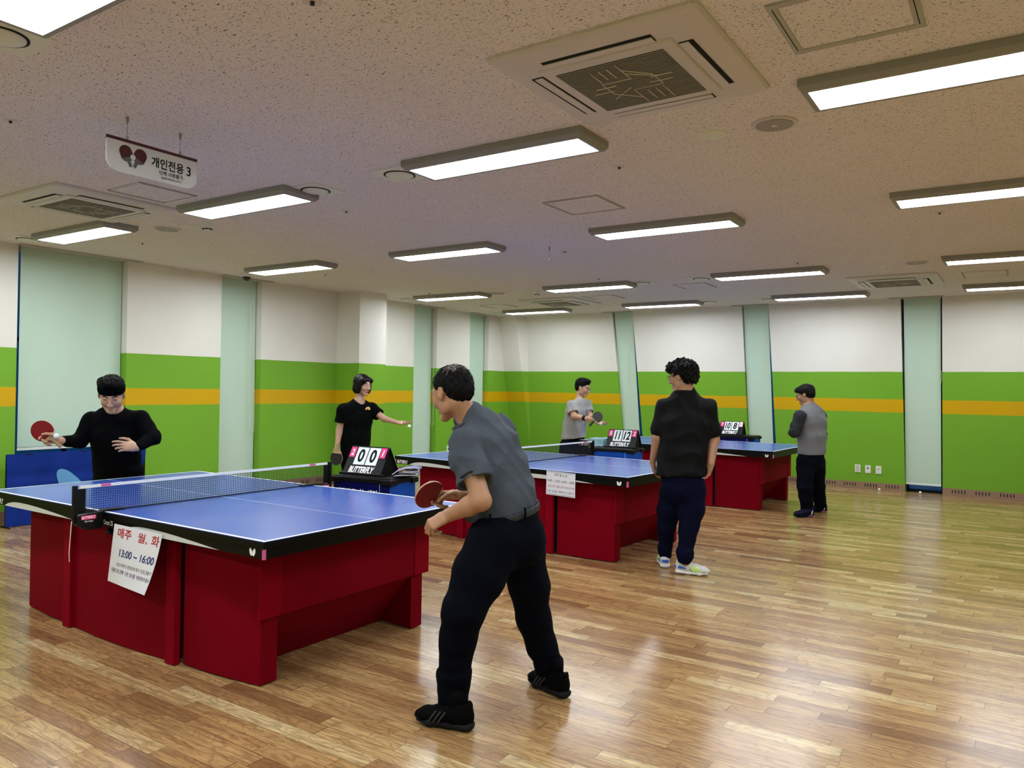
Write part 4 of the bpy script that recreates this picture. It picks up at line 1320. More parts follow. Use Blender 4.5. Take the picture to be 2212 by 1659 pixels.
def sdobj(name, sd, mats, parent, fm=None, smooth=1):
    v, f = sd.mesh(smooth)
    mi = None
    if fm is not None:
        c = v[f].mean(1); mi = fm(c)
    me = bpy.data.meshes.new(name)
    w = v.copy(); p = parent
    while p is not None: w -= np.array(p.location); p = p.parent
    me.vertices.add(len(w)); me.vertices.foreach_set('co', w.astype(np.float32).ravel())
    me.loops.add(len(f) * 4); me.loops.foreach_set('vertex_index', f.astype(np.int32).ravel())
    me.polygons.add(len(f)); me.polygons.foreach_set('loop_start', np.arange(0, len(f) * 4, 4, dtype=np.int32))
    try: me.polygons.foreach_set('loop_total', np.full(len(f), 4, dtype=np.int32))
    except Exception: pass
    for q in (mats if isinstance(mats, (list, tuple)) else [mats]): me.materials.append(q)
    me.polygons.foreach_set('use_smooth', np.ones(len(f), dtype=bool))
    if mi is not None: me.polygons.foreach_set('material_index', mi.astype(np.int32))
    me.update(calc_edges=True); me.validate()
    o = bpy.data.objects.new(name, me); COL.objects.link(o); o.parent = parent
    return o


def frame(f, up=(0, 0, 1), tilt=0):
    """forward, up, right from a facing direction, pitched down by tilt, rolled never"""
    f = nrm(f); r = nrm(np.cross(f, up)); u = np.cross(r, f)
    c, s = math.cos(tilt), math.sin(tilt)
    return c * f - s * u, c * u + s * f, r


class Head:
    def __init__(s, C, f, tilt=0, k=1.0, roll=0):
        s.C = np.array(C, float); s.f, s.u, s.r = frame(f, tilt=tilt); s.k = k
        if roll:
            c, q = math.cos(roll), math.sin(roll); s.u, s.r = c * s.u + q * s.r, c * s.r - q * s.u

    def p(s, f, u, r=0): return s.C + s.k * (f * s.f + u * s.u + r * s.r)

    def ax(s): return [s.f, s.u, s.r]

    def loc(s, X):
        d = (X - s.C) / s.k; return d @ s.f, d @ s.u, d @ s.r

    def build(s, sd, chub=0, smile=0):
        k = s.k; A = s.ax(); e = lambda c, R, kk=.012, op='u', ax=A: sd.ell(s.p(*c), tuple(k * q for q in R), ax, kk, op)
        e((-.012, .036, 0), (.094, .082, .075)); e((.018, -.01, 0), (.072, .085, .064 + chub * .006), .02)
        sd.seg(s.p(.0, -.055, 0), s.p(.060, -.094, 0), (k * (.056 + chub * .006), k * .034), (k * (.026 + chub * .008), k * .020), s.r, .02)
        e((.070, -.100, 0), (.017, .015, .022), .015)
        for q in (-1, 1):
            e((.060, -.026, q * .036), (.022, .026, .021), .02)
            e((.012, -.060, q * (.048 + chub * .004)), (.026, .03, .016), .02)
            sd.seg(s.p(.084, .026, q * .010), s.p(.070, .026, q * .044), k * .010, k * .008, None, .012)
        for q in (-1, 1): e((.098, .006, q * .031), (.014, .0105, .018), .010, 's')
        for q in (-1, 1): e((.0765, .006, q * .031), (.0125, .0115, .0145), .004)
        sd.seg(s.p(.088, .014, 0), s.p(.106, -.030, 0), k * .0065, k * .0105, None, .010)
        e((.110, -.033, 0), (.009, .009, .0105), .006)
        for q in (-1, 1): e((.098, -.036, q * .0125), (.010, .008, .008), .006)
        w = .021 + smile * .006
        e((.083, -.0645, 0), (.013, .0048, w), .006); e((.081, -.0735, 0), (.0125, .0055, w * .85), .006)
        sd.seg(s.p(.096, -.0690, -w * .7), s.p(.096, -.0690, w * .7), k * .0020, k * .0020, None, .003, 's')
        for q in (-1, 1):
            ea = nrm(-.35 * s.f + q * .94 * s.r); eu = s.u * .96 + s.f * -.2
            ef = np.cross(ea, nrm(eu)); AA = [nrm(ef), nrm(eu), ea]
            e((-.008, .0, q * .078), (.017, .031, .0075), .006, 'u', AA); e((-.004, .004, q * .086), (.010, .018, .005), .004, 's', AA)
            e((-.002, -.026, q * .074), (.009, .010, .007), .006)

    def face_mats(s, X):                     # 0 skin 1 lips 2 brow 3 eye slit
        f, u, r = s.loc(X); a = np.zeros(len(X), int); ar = np.abs(r)
        a[(f > .074) & (u > -.0785) & (u < -.0605) & (ar < .021 - .3 * np.abs(u + .069))] = 1
        a[(f > .055) & (u > .022) & (u < .0315 - .10 * np.abs(ar - .03)) & (ar > .012) & (ar < .050)] = 2
        a[(f > .070) & (u > .0015) & (u < .0062 + .0 * ar) & (ar > .019) & (ar < .044) & (f < .092)] = 3
        return a


def hand(sd, Wp, d, n, s_, curls=(.5, .7, .4), size=1.0, thumb=(.5, .35), spread=.04, kk=.0035, idx=None):
    """Wp wrist, d towards the fingers, n palm normal, s_ thumb side"""
    d = nrm(d); n = nrm(n - d * (n @ d)); q = np.cross(d, n); s = q if q @ np.array(s_) > 0 else -q
    z = size
    K = Wp + d * .088 * z
    sd.seg(Wp - d * .01, Wp + d * .03 * z, (.027 * z, .020 * z), (.034 * z, .019 * z), s, .012)
    sd.seg(Wp + d * .03 * z, K - d * .006, (.034 * z, .018 * z), (.038 * z, .0145 * z), s, .010)
    sd.ell(Wp + d * .035 * z + s * .022 * z + n * .008 * z, (.030 * z, .018 * z, .016 * z), [d, s, n], .010)
    L = [(.045, .027, .021), (.050, .031, .022), (.046, .029, .021), (.036, .022, .019)]
    for i, (o, l) in enumerate(zip((.0285, .0095, -.0095, -.027), L)):
        P = K + s * o * z - d * (.0, -.004, .0, .008)[i] * z; a = 0
        cu = curls[i] if isinstance(curls[0], (tuple, list)) else curls
        dd = nrm(d + s * spread * (1.5 - i)); r = (.0092, .0094, .0090, .0080)[i] * z
        for j in range(3):
            a += cu[j]; v = dd * math.cos(a) + n * math.sin(a); Q = P + v * l[j] * z
            sd.seg(P, Q, r * (1 - .07 * j), r * (1 - .07 * (j + 1)), None, kk if j else .006); P = Q
    P = Wp + d * .026 * z + s * .028 * z + n * .006 * z; t0, t1 = thumb
    for j, (l, r0, r1) in enumerate(((.044, .0135, .0110), (.033, .0105, .0095), (.025, .0095, .0075))):
        a = t0 + t1 * j * .5
        v = nrm(d * math.cos(.75 - .35 * j) + s * math.sin(.75 - .35 * j) * (1 - .45 * j) + n * math.sin(a))
        Q = P + v * l * z; sd.seg(P, Q, r0 * z, r1 * z, None, .006); P = Q
    return K


def folds(*w):                               # w: (direction, frequency, amplitude, warp)
    def g(x, y, z):
        o = 0
        for (a, fr, am, wp) in w:
            a = nrm(a); t = x * a[0] + y * a[1] + z * a[2]
            b = np.array([a[1], a[2], a[0]]); c = np.array([a[2], -a[0], a[1]])
            tb = x * b[0] + y * b[1] + z * b[2]; tc = x * c[0] + y * c[1] + z * c[2]
            e = .5 + .5 * np.sin(tb * fr * .23 + tc * fr * .17 + fr)
            o = o + am * e * (np.abs(np.sin(.5 * fr * t + wp * np.sin(tb * fr * .31 + 1.3) + wp * .7 * np.sin(tc * fr * .23))) - .5)
        return o
    return g


def skin(name, c): return mat(name, c, .5, spec=.4, bump=(180, .08, .002), var=.06, vscale=25)


M_LIP = mat('lip', (.40, .20, .15), .5); M_BROW = mat('brow_hair', (.012, .010, .010), .7); M_EYE = mat('eye_slit', (.015, .010, .009), .3)
M_HAIR = mat('black_hair', (.0028, .0025, .0028), .6, spec=.10, bump=(130, .4, .003), stretch=(1, 1, .35))


def shoe(root, heel, toe, mu, ms, extra=(), hgt=.095, nm='shoe', k=1.0, up=(0, 0, 1)):
    heel = np.array(heel, float); toe = np.array(toe, float); d = nrm(toe - heel); s = nrm(np.cross(d, up)); L = np.linalg.norm(toe - heel); u = np.cross(s, d)
    P = lambda a, b, c=0: heel + d * a * L + u * b + s * c
    q = SD(.004)
    q.chain([P(.13, .056), P(.30, .058), P(.58, .050), P(.79, .042), P(.905, .036)], [(.036 * k, .040), (.037 * k, .044), (.045 * k, .034), (.045 * k, .027), (.031 * k, .018)], s, .02)
    q.seg(P(.15, .06), P(.115, hgt), (.033 * k, .034), (.030, .026), s, .02); q.seg(P(.34, .06), P(.25, hgt - .006), (.036, .036), (.031, .034), s, .02)
    q.cut(P(0, .022), -u)
    q.seg(P(.19, hgt - .002), P(.18, hgt + .04), (.024, .033), (.028, .038), s, .004, 's')
    up_ = sdobj(nm, q, mu, root)
    q = SD(.004)
    q.chain([P(.075, .022), P(.38, .019), P(.68, .017), P(.885, .022)], [(.041 * k, .022), (.037 * k, .018), (.050 * k, .016), (.036 * k, .013)], s, .02)
    q.cut(P(0, 0), -u)
    so = sdobj('shoe_sole', q, ms, up_)
    q = SD(.005); q.seg(P(.29, .07), P(.29, hgt + .03), .033, .035, None, .01); sdobj('sock', q, mat('sock_black', (.002, .002, .0025), .9, spec=.05), root)
    return up_, P


def stripes(up_, P, side, m, n=3, x0=.42, dx=.075, k=1.0, name='shoe_stripe'):
    for i in range(n):
        mb = MB(); a = x0 + i * dx; S = side
        pts = []
        for t in np.linspace(0, 1, 5):
            pts.append(P(a + .09 - .10 * t, .032 + .045 * t, S * (.0545 - .013 * t * t) * k))
        o = P(0, 0, 0) - P(.032, 0, 0)
        v = []
        for p in pts: v += [p, p - o]
        v = v + [p - (P(0, 0, S * .004) - P(0, 0, 0)) for p in v]; K = len(pts) * 2
        fs = [(2 * i_, 2 * i_ + 1, 2 * i_ + 3, 2 * i_ + 2) for i_ in range(len(pts) - 1)] + [(K + 2 * i_ + 2, K + 2 * i_ + 3, K + 2 * i_ + 1, K + 2 * i_) for i_ in range(len(pts) - 1)]
        mobj(name, v, fs, m, up_, None, True, True)


def laces(up_, P, m, n=4):
    mb = MB()
    for i in range(n):
        a = .44 + .07 * i; mb.tube([P(a, .082 - i * .008, -.022), P(a + .03, .090 - i * .0088, 0), P(a, .082 - i * .008, .022)], .003, 5)
    mb.build('shoe_laces', m, up_, world=True)


def glasses(h, root, m, r=.021, lens=None):
    g = MB()
    for q in (-1, 1):
        g.tube([h.p(.103 - .004 * abs(math.cos(t)), .004 + r * .82 * math.sin(t), q * .031 + r * 1.05 * math.cos(t)) for t in np.linspace(0, 2 * math.pi, 21)], .0016 * h.k, 5)
        g.tube([h.p(.098, .010, q * .054), h.p(.085, .011, q * .071), h.p(.03, .010, q * .078), h.p(-.006, .012, q * .080), h.p(-.02, -.005, q * .078)], .0017 * h.k, 5)
    g.tube([h.p(.104, .008, -.010), h.p(.108, .011, 0), h.p(.104, .008, .010)], .0015 * h.k, 5)
    return g.build('glasses', m, root, world=True)


def racket(C, hdir, wdir, front, back, lab, hold=None):
    """C blade centre; hdir towards the handle end; wdir across the blade; front faces hdir x wdir"""
    h = nrm(hdir); w = nrm(np.array(wdir) - h * (np.array(wdir) @ h)); n = np.cross(h, w)
    r = empty('table_tennis_bat', C, 0, lab, 'table tennis bat')
    P = lambda a, b, c: tuple(np.array(C) + h * a + w * b + n * c)
    out = [(-.079 * math.cos(t), .0755 * math.sin(t)) for t in np.linspace(-2.35, 2.35, 33)]
    prof = out + [(.074, .022), (.085, .0135), (.085, -.0135), (.074, -.022)]
    MB().prism([P(a, b, -.003) for a, b in prof], tuple(n * .006)).build('blade', mat('bat_wood', (.62, .46, .24), .5), r, world=True)
    rub = [p for p in out]
    rub = [(a * .992, b * .992) for a, b in out]
    MB().prism([P(a, b, .003) for a, b in rub], tuple(n * .0035)).build('rubber_sheet', front, r, world=True)
    MB().prism([P(a, b, -.0065) for a, b in rub], tuple(n * .0035)).build('rubber_sheet', back, r, world=True)
    hd = SD(.0025); hd.chain([P(.072, 0, 0), P(.12, 0, 0), P(.170, 0, 0)], [(.0125, .010), (.0135, .0105), (.0165, .0115)], w, .004, 'u', 1)
    sdobj('handle', hd, hold or mat('bat_handle', (.40, .28, .15), .5), r)
    return r


R_RED = mat('rubber_red', (.22, .008, .014), .42, spec=.3); R_BLK = mat('rubber_black', (.012, .012, .013), .45)
# ================================================================== the six players
def lg(pts, rads): return pts, rads


# ---- 1: man in front, dark grey polo shirt, bending towards the nearest table
fl = at_z(960, 1572, 0)
R1 = empty('person', (fl[0], fl[1], 0), 0, 'man in grey polo shirt and navy trousers leaning over the nearest table end', 'person')
SK1 = skin('skin_tan', (.40, .205, .115))
B = SD(.0045)
sh = nrm(at(1085, 922, 3.76) - at(1000, 958, 3.46))
pel, wst, cst, upc, nb = at(1097, 1148, 3.53), at(1092, 1085, 3.55), at(1062, 990, 3.60), at(1042, 938, 3.62), at(1012, 902, 3.62)
B.chain([pel, wst, cst, upc], [(.145, .10), (.135, .095), (.15, .105), (.125, .085)], sh, .03)
B.seg(upc, nb, (.09, .07), (.058, .056), sh, .04)
h1 = Head(at(975, 850, 3.61), V(-.76, 0, .65), .26, 1.03)
B.seg(nb, h1.p(-.03, -.045), (.058, .056), (.056, .054), sh, .03)
h1.build(B, -.3)
LS, LE, LW = at(1003, 962, 3.46), at(1040, 1082, 3.34), at(968, 1113, 3.44)
RS, RE, RW = at(1082, 925, 3.76), at(1066, 1062, 3.93), at(992, 1068, 3.80)
B.chain([LS, (LS + LE) / 2, LE], [.052, .047, .043], None, .02); B.chain([LE, LE * .65 + LW * .35, LW], [(.041, .041), (.042, .038), (.030, .024)], V(0, 1, 0), .02)
B.chain([RS, RE, RW], [.050, .042, (.029, .024)], None, .02)
hand(B, LW, at(936, 1131, 3.43) - LW, V(.5, -.55, .65), V(.2, .6, .8), [(.9, 1.3, .8), (.95, 1.35, .8), (1.0, 1.4, .8), (1.05, 1.4, .8)], 1.0, (.7, .6), .02)
bc = at(927, 1068, 3.72); bh = V(.115, -.028, .118)
hand(B, RW, at(955, 1070, 3.80) - RW, V(-.35, -.75, -.55), V(-.3, .4, -.7), [(.5, .9, .5), (1.0, 1.3, .8), (1.1, 1.3, .8), (1.1, 1.3, .8)], 1.0, (.6, .6), .02)
LK, LA, RK, RA = at(996, 1340, 3.36), at(976, 1535, 3.41), at(1154, 1338, 3.74), at(1188, 1470, 3.80)
LH, RH = at(1070, 1165, 3.44), at(1120, 1160, 3.62)
B.chain([LH, LK, LA], [.085, .058, .032], None, .03).chain([RH, RK, RA], [.085, .058, .032], None, .03)
sdobj('body', B, [SK1, M_LIP, M_BROW, M_EYE], R1, h1.face_mats)

S = SD(.0045)
low = at(1095, 1118, 3.54)
S.chain([low, at(1098, 1080, 3.55), at(1078, 1020, 3.585), at(1060, 965, 3.61), at(1045, 928, 3.625)], [(.160, .130), (.155, .125), (.168, .128), (.165, .118), (.125, .088)], sh, .03)
S.seg(at(1043, 930, 3.63), at(1014, 900, 3.62), (.105, .09), (.078, .076), sh, .03)
S.seg(LS, at(1003, 990, 3.44), .070, .070, None, .03); S.sleeve(LS * .95 + LE * .05, at(1026, 1042, 3.372), (.070, .076), (.075, .092), .03, .018)
S.seg(LS, RS, .062, .062, None, .04); S.seg(RS, RS * .45 + RE * .55, .066, .066, None, .03)
S.seg(at(1043, 1075, 3.47), at(1032, 1112, 3.47), (.05, .06), (.075, .055), sh, .03)
S.cut(at(1100, 1112, 3.54), V(.12, -.97, 0)); S.disp = folds((V(.30, .9, .2), 62, .010, .9), (V(-.95, .28, .2), 52, .014, 1.3), (V(.6, .6, .4), 85, .006, .8))
SHG = mat('polo_grey', (.060, .072, .092), .88, spec=.15, bump=(420, .25, .002), var=.22, vscale=90)
sdobj('shirt', S, SHG, R1, None, 2)
S = SD(.0035)                                    # collar
cb = at(1009, 905, 3.62); cu = nrm(h1.p(-.03, -.045) - nb)
for t_ in np.linspace(0, 2 * math.pi, 20, endpoint=False):
    fwd = V(-.80, 0, .6); sd_ = np.cross(fwd, cu); t2_ = t_ + 2 * math.pi / 20
    P_ = lambda a: cb + nrm(np.cross(sd_, cu)) * -1 * math.cos(a) * .074 + nrm(sd_) * math.sin(a) * .072 - cu * .012 * math.cos(a) - V(0, .03, 0) * max(0, math.cos(a)) ** 2
    S.seg(P_(t_) + cu * .002, P_(t2_) + cu * .002, (.006, .020), (.006, .020), np.cross(P_(t2_) - P_(t_), cu), .006)
sdobj('collar', S, mat('polo_collar', (.060, .068, .085), .85, bump=(420, .25, .002)), R1)
T_ = SD(.005)
T_.seg(at(1098, 1104, 3.54), at(1100, 1158, 3.53), (.150, .132), (.158, .150), sh, .03)
T_.ell(at(1128, 1165, 3.55), (.11, .11, .12), None, .04)
T_.chain([LH, at(1036, 1240, 3.40), at(1002, 1318, 3.35), at(990, 1375, 3.37), at(981, 1450, 3.39), at(978, 1541, 3.41)], [(.128, .125), .118, .094, .080, .073, .071], None, .03, 'u', 1)
T_.chain([RH, at(1142, 1260, 3.67), at(1153, 1335, 3.74), at(1170, 1395, 3.77), at(1184, 1430, 3.79), at(1189, 1474, 3.80)], [.125, .098, .082, .072, .069, .064], None, .03, 'u', 1)
T_.cut(at(1098, 1102, 3.54), V(-.12, .97, 0))
T_.disp = folds((V(.5, .8, 0), 30, .006, 1.4), (V(.9, .35, .1), 40, .007, 1.0), (V(.1, 1, .1), 90, .003, .6))
M_NAVY = mat('trousers_navy', (.0016, .0024, .0060), .85, spec=.05, bump=(500, .2, .002))
sdobj('trousers', T_, M_NAVY, R1, None, 2)
S = SD(.004)
bp = at(1098, 1103, 3.54); bu = nrm(V(-.12, .97, 0)); fw = nrm(np.cross(bu, sh)); NB = 30
for i in range(NB):
    a, b = 2 * math.pi * i / NB, 2 * math.pi * (i + 1) / NB
    q_ = lambda t: bp + nrm(sh) * .157 * math.cos(t) + fw * .139 * math.sin(t)
    S.seg(q_(a), q_(b), (.004, .017), (.004, .017), np.cross(q_(b) - q_(a), bu), .004)
sdobj('belt', S, mat('belt_grey', (.022, .024, .027), .5, spec=.3), R1)
lp = MB()
for px, py, D in ((1150, 1103, 3.50), (1133, 1108, 3.41), (1060, 1121, 3.36)):
    p = at(px, py, D); o = nrm(p - bp); lp.tube([p + o * .004 + V(0, .024, 0), p + o * .008, p + o * .004 - V(0, .028, 0)], .005, 6)
lp.build('belt_loops', M_NAVY, R1, world=True)
# hair
S = SD(.0035); k_ = 1.03; A_ = h1.ax()
S.ell(h1.p(-.022, .044), (.096 * k_, .080 * k_, .083 * k_), A_, .01); S.ell(h1.p(-.060, .005), (.058, .070, .072), A_, .02)
S.ell(h1.p(.035, -.10), (.085, .105, .12), A_, .008, 's'); S.ell(h1.p(.10, .03), (.040, .08, .10), A_, .01, 's')
for q in (-1, 1): S.ell(h1.p(.0, -.01, q * .088), (.026, .040, .03), A_, .006, 's')
S.cut(h1.p(-.07, -.058), -A_[1] * .9 - A_[0] * .25)


def hairdisp(h, amp, fr=60, amp2=.003):
    def g(x, y, z):
        d = (np.stack([x, y, z], 1) - h.C) / h.k; f, u, r = d @ h.f + .03, d @ h.u - .03, d @ h.r
        th = np.arctan2(r, f); el = np.arctan2(u, np.hypot(f, r))
        return amp * (np.sin(fr * th + 5 * np.sin(3 * el + 2 * th)) * np.sin(9 * el + 4 * np.sin(5 * th))) + amp2 * np.sin(170 * x + 3 * np.sin(90 * y)) * np.sin(150 * y) * np.sin(140 * z + 2)
    return g


S.disp = hairdisp(h1, .0035, 34)


def thin(X):
    f, u, r = h1.loc(X); n_ = np.sin(300 * f + 40 * r) * .35 + np.sin(190 * r) * .3
    return ((((f + .050) / .046) ** 2 + ((r + .030) / .036) ** 2 + n_ < .8) & (u > .06)).astype(int)


sdobj('hair', S, [M_HAIR, mat('thin_hair', (.075, .050, .040), .5, bump=(200, .5, .003))], R1, thin)
mbh = MB(); rnd = random.Random(4)                 # loose strands over the crown and nape
for i in range(170):
    th = rnd.uniform(0, 2 * math.pi); el = rnd.uniform(.35, 1.5); rr = 1.0
    c_ = lambda th, el, s: h1.p(-.022 + .097 * math.cos(th) * math.cos(el) * s, .044 + .082 * math.sin(el) * s, .083 * math.sin(th) * math.cos(el) * s)
    ln = rnd.uniform(.25, .6); dt = rnd.uniform(-.4, .4)
    mbh.tube([c_(th, el, 1.0), c_(th + dt * .5, el - ln * .5, 1.035), c_(th + dt, el - ln, 1.05 + rnd.uniform(0, .05))], [.0009, .0008, .0004], 3)
mbh.build('loose_hair', M_HAIR, R1, world=True)
# shoes
MS1, MS2 = mat('shoe_black', (.0015, .0015, .0018), .8, spec=.06, bump=(600, .4, .002)), mat('sole_charcoal', (.008, .0085, .0095), .65, spec=.12)
M_STR = mat('stripe_grey', (.028, .028, .027), .6, spec=.15)
for hp, tp, bk in (((985, 1584), (901, 1567), .062), ((1194, 1508), (1139, 1480), .055)):
    a, b = at_z(*hp, 0), at_z(*tp, 0); d_ = nrm(b - a); n_ = np.array([-d_[1], d_[0], 0]); n_ = n_ if n_ @ CF > 0 else -n_
    a = a - d_ * bk + n_ * .044; b = a + d_ * .292
    u_, P_ = shoe(R1, a, b, MS1, MS2, hgt=.105); stripes(u_, P_, -1, M_STR, 3, .40, .075); laces(u_, P_, MS1)
racket(bc, bh, V(.25, .95, -.45), R_RED, R_BLK, 'red bat in the right hand of the man in the grey polo', mat('handle_grey', (.10, .14, .15), .5))

# ---- 2: young man in black with headband behind the nearest table
D0 = 5.95
fl = at_z(250, 1232, 0)
R2 = empty('person', (fl[0], fl[1], 0), 0, 'young man in black long-sleeved shirt and black headband, bending at the far left table end', 'person')
SK2 = skin('skin_light', (.50, .29, .19))
B = SD(.0045)
h2 = Head(at(241, 852, 5.66), V(.36, 0, -.93), .48, 1.06)
pel, wst, cst, nb = at(256, 1040, 6.02), at(252, 990, 5.95), at(248, 930, 5.84), at(245, 888, 5.78)
sh = nrm(at(187, 900, 5.80) - at(311, 897, 5.84))   # towards his right (screen left)
B.chain([pel, wst, cst, nb], [(.145, .10), (.14, .10), (.155, .105), (.08, .07)], sh, .03).seg(nb, h2.p(-.03, -.06), .056, .054, None, .03)
h2.build(B, .3)
RS, RE, RW = at(197, 908, 5.80), at(172, 952, 5.74), at(133, 952, 5.62)
LS, LE, LW = at(304, 904, 5.84), at(332, 945, 5.80), at(296, 966, 5.66)
B.chain([RS, RE, RW], [.05, .043, (.029, .023)], None, .02).chain([LS, LE, LW], [.05, .043, (.029, .023)], None, .02)
hand(B, RW, at(108, 948, 5.62) - RW, V(0, -.4, -.9), V(-.1, .9, -.4), [(.6, .9, .5), (1.1, 1.4, .8), (1.2, 1.4, .8), (1.25, 1.4, .8)], 1.0, (.4, .3), .01)
hand(B, LW, at(272, 964, 5.60) - LW, V(-.25, -.25, .9), V(-.2, .9, -.2), [(.45, .5, .3), (.6, .7, .4), (.7, .8, .4), (.75, .8, .4)], 1.0, (.3, .3), .10)
B.chain([at(232, 1062, 6.02), at(220, 1150, 5.98), at(215, 1225, 6.02)], [.085, .058, .04], None, .03).chain([at(280, 1062, 6.04), at(295, 1150, 6.0), at(305, 1220, 6.08)], [.085, .058, .04], None, .03)
sdobj('body', B, [SK2, M_LIP, M_BROW, M_EYE], R2, h2.face_mats)
M_BTEE = mat('shirt_black', (.0018, .0020, .0026), .9, spec=.06, bump=(300, .3, .002))
S = SD(.005)
S.chain([at(258, 1035, 6.0), at(253, 990, 5.94), at(249, 935, 5.85), at(247, 903, 5.80)], [(.195, .125), (.172, .122), (.190, .128), (.15, .09)], sh, .03)
S.seg(at(247, 903, 5.80), at(245, 886, 5.78), (.11, .085), (.078, .07), sh, .03)
S.seg(RS, LS, .062, .062, None, .04)
S.chain([RS, RE * 1.0, RE * .15 + RW * .85], [.060, .056, (.040, .038)], None, .025); S.chain([LS, LE, LE * .12 + LW * .88], [.060, .056, (.040, .038)], None, .025)
S.cut(at(256, 1040, 6.0), V(.05, -1, 0)); S.disp = folds((V(.3, .8, .3), 55, .010, 1.0), (V(-.8, .5, .2), 46, .008, 1.2))
sdobj('shirt', S, M_BTEE, R2, None, 2)
T_ = SD(.006)
T_.seg(at(256, 1034, 6.02), at(256, 1058, 6.03), (.185, .135), (.19, .14), sh, .03)
T_.chain([at(228, 1062, 6.02), at(218, 1150, 5.98), at(213, 1228, 6.02)], [.12, .09, .075], None, .03, 'u', 1).chain([at(284, 1062, 6.04), at(296, 1150, 6.0), at(306, 1222, 6.08)], [.12, .09, .075], None, .03, 'u', 1)
M_BPANT = mat('trousers_black', (.0022, .0022, .0028), .9, spec=.06)
sdobj('trousers', T_, M_BPANT, R2, None, 2)
for px in (213, 306):
    a = at_z(px, 1232, 0); shoe(R2, a, a + V(0, 0, -.27) * np.array([1, 1, 0]), MS1, MS2)
S = SD(.004); A_ = h2.ax()
S.ell(h2.p(-.018, .052), (.102, .090, .088), A_, .01); S.ell(h2.p(.03, .105, .035), (.062, .040, .055), A_, .02); S.ell(h2.p(.03, .105, -.035), (.062, .040, .055), A_, .02)
S.ell(h2.p(-.055, .0), (.058, .07, .075), A_, .02)
S.ell(h2.p(.085, -.03), (.060, .082, .12), A_, .008, 's'); S.cut(h2.p(-.05, -.055), -A_[1])
for q in (-1, 1): S.ell(h2.p(.01, -.015, q * .092), (.03, .035, .022), A_, .006, 's')
S.disp = hairdisp(h2, .0045, 18, .003)
sdobj('hair', S, M_HAIR, R2)
S = SD(.004)
for i in range(28):
    q_ = lambda t: h2.p(-.010 + .098 * math.cos(t), .046 + .006 * math.cos(t), .083 * math.sin(t))
    a, b = 2 * math.pi * i / 28, 2 * math.pi * (i + 1) / 28
    S.seg(q_(a), q_(b), (.0045, .027), (.0045, .027), np.cross(q_(b) - q_(a), h2.u), .004)
sdobj('headband', S, mat('headband_black', (.0012, .0012, .0015), .95, spec=.04), R2)
racket(at(92, 931, 5.58), V(.11, -.11, .03), V(.7, .7, .1), R_RED, R_BLK, 'red bat in the right hand of the young man with the headband')
ball(at(122, 942, 5.52), 'white ball touching the hand of the young man with the headband')

# ---- 3: smiling woman in black T-shirt at the middle table
fl = at_z(772, 1115, 0)
R3 = empty('person', (fl[0], fl[1], 0), 0, 'smiling woman with black bob haircut in loose black T-shirt, arm stretched out', 'person')
D0 = 8.75
B = SD(.0055)
h3 = Head(at(784, 832, D0 - .02), V(.80, 0, -.60), .12, .98)
pel, wst, cst, nb = at(768, 985, D0), at(769, 945, D0), at(772, 905, D0), at(776, 868, D0)
sh = nrm(at(742, 884, D0 - .13) - at(806, 880, D0 + .10))
B.chain([pel, wst, cst, nb], [(.15, .11), (.12, .09), (.135, .10), (.07, .06)], sh, .03).seg(nb, h3.p(-.025, -.06), .046, .044, None, .03)
h3.build(B, .2, 1)
RS, RE, RW = at(742, 886, D0 - .13), at(733, 932, D0 - .12), at(728, 966, D0 - .16)
LS, LE, LW = at(803, 882, D0 + .10), at(830, 905, D0 + .0), at(861, 913, D0 - .14)
B.chain([RS, RE, RW], [.044, .037, (.027, .021)], None, .02).chain([LS, LE, LW], [.042, .035, (.026, .020)], None, .02)
hand(B, RW, at(724, 980, D0 - .16) - RW, V(.1, -.2, .9), V(.9, .2, 0), [(.1, .2, .1), (.9, 1.0, .6), (1.0, 1.1, .6), (1.0, 1.1, .6)], .95, (.4, .4), .02, .0045)
hand(B, LW, at(876, 916, D0 - .20) - LW, V(.1, .9, -.35), V(-.3, .3, .9), [(.1, .3, .2), (.3, .4, .3), (.4, .5, .3), (.5, .5, .3)], .95, (-.2, .2), .12, .0045)
B.chain([at(757, 1000, D0), at(757, 1060, D0), at(757, 1108, D0)], [.085, .055, .038], None, .03).chain([at(782, 1000, D0 + .05), at(786, 1060, D0 + .08), at(788, 1105, D0 + .1)], [.085, .055, .038], None, .03)
sdobj('body', B, [skin('skin_pale', (.52, .32, .23)), mat('lip_red', (.40, .10, .10), .5), M_BROW, M_EYE], R3, h3.face_mats)
S = SD(.005)
S.chain([at(768, 980, D0), at(768, 945, D0), at(771, 905, D0), at(775, 878, D0)], [(.165, .165), (.172, .160), (.185, .14), (.13, .09)], sh, .03)
S.seg(at(775, 880, D0), at(776, 872, D0), (.11, .085), (.082, .070), sh, .03); S.seg(RS, LS, .066, .066, None, .05); S.seg(at(774, 880, D0), RS, .05, .060, None, .05)
S.sleeve(RS, at(737, 913, D0 - .13), (.062, .066), (.072, .080)); S.sleeve(LS, at(819, 897, D0 + .05), (.058, .060), (.066, .074))
S.seg(at(777, 872, D0 - .02), at(779, 852, D0 - .03), .060, .070, None, .006, 's'); S.cut(at(768, 986, D0), V(0, -1, 0)); S.disp = folds((V(.9, .3, .2), 36, .007, .8), (V(.3, .8, .2), 44, .004, 1.2))
sh_ = sdobj('shirt', S, mat('tee_black', (.0016, .0022, .0024), .9, spec=.06, bump=(300, .3, .002)), R3, None, 2)
c_ = at(794, 883, D0 - .165); mb = MB()
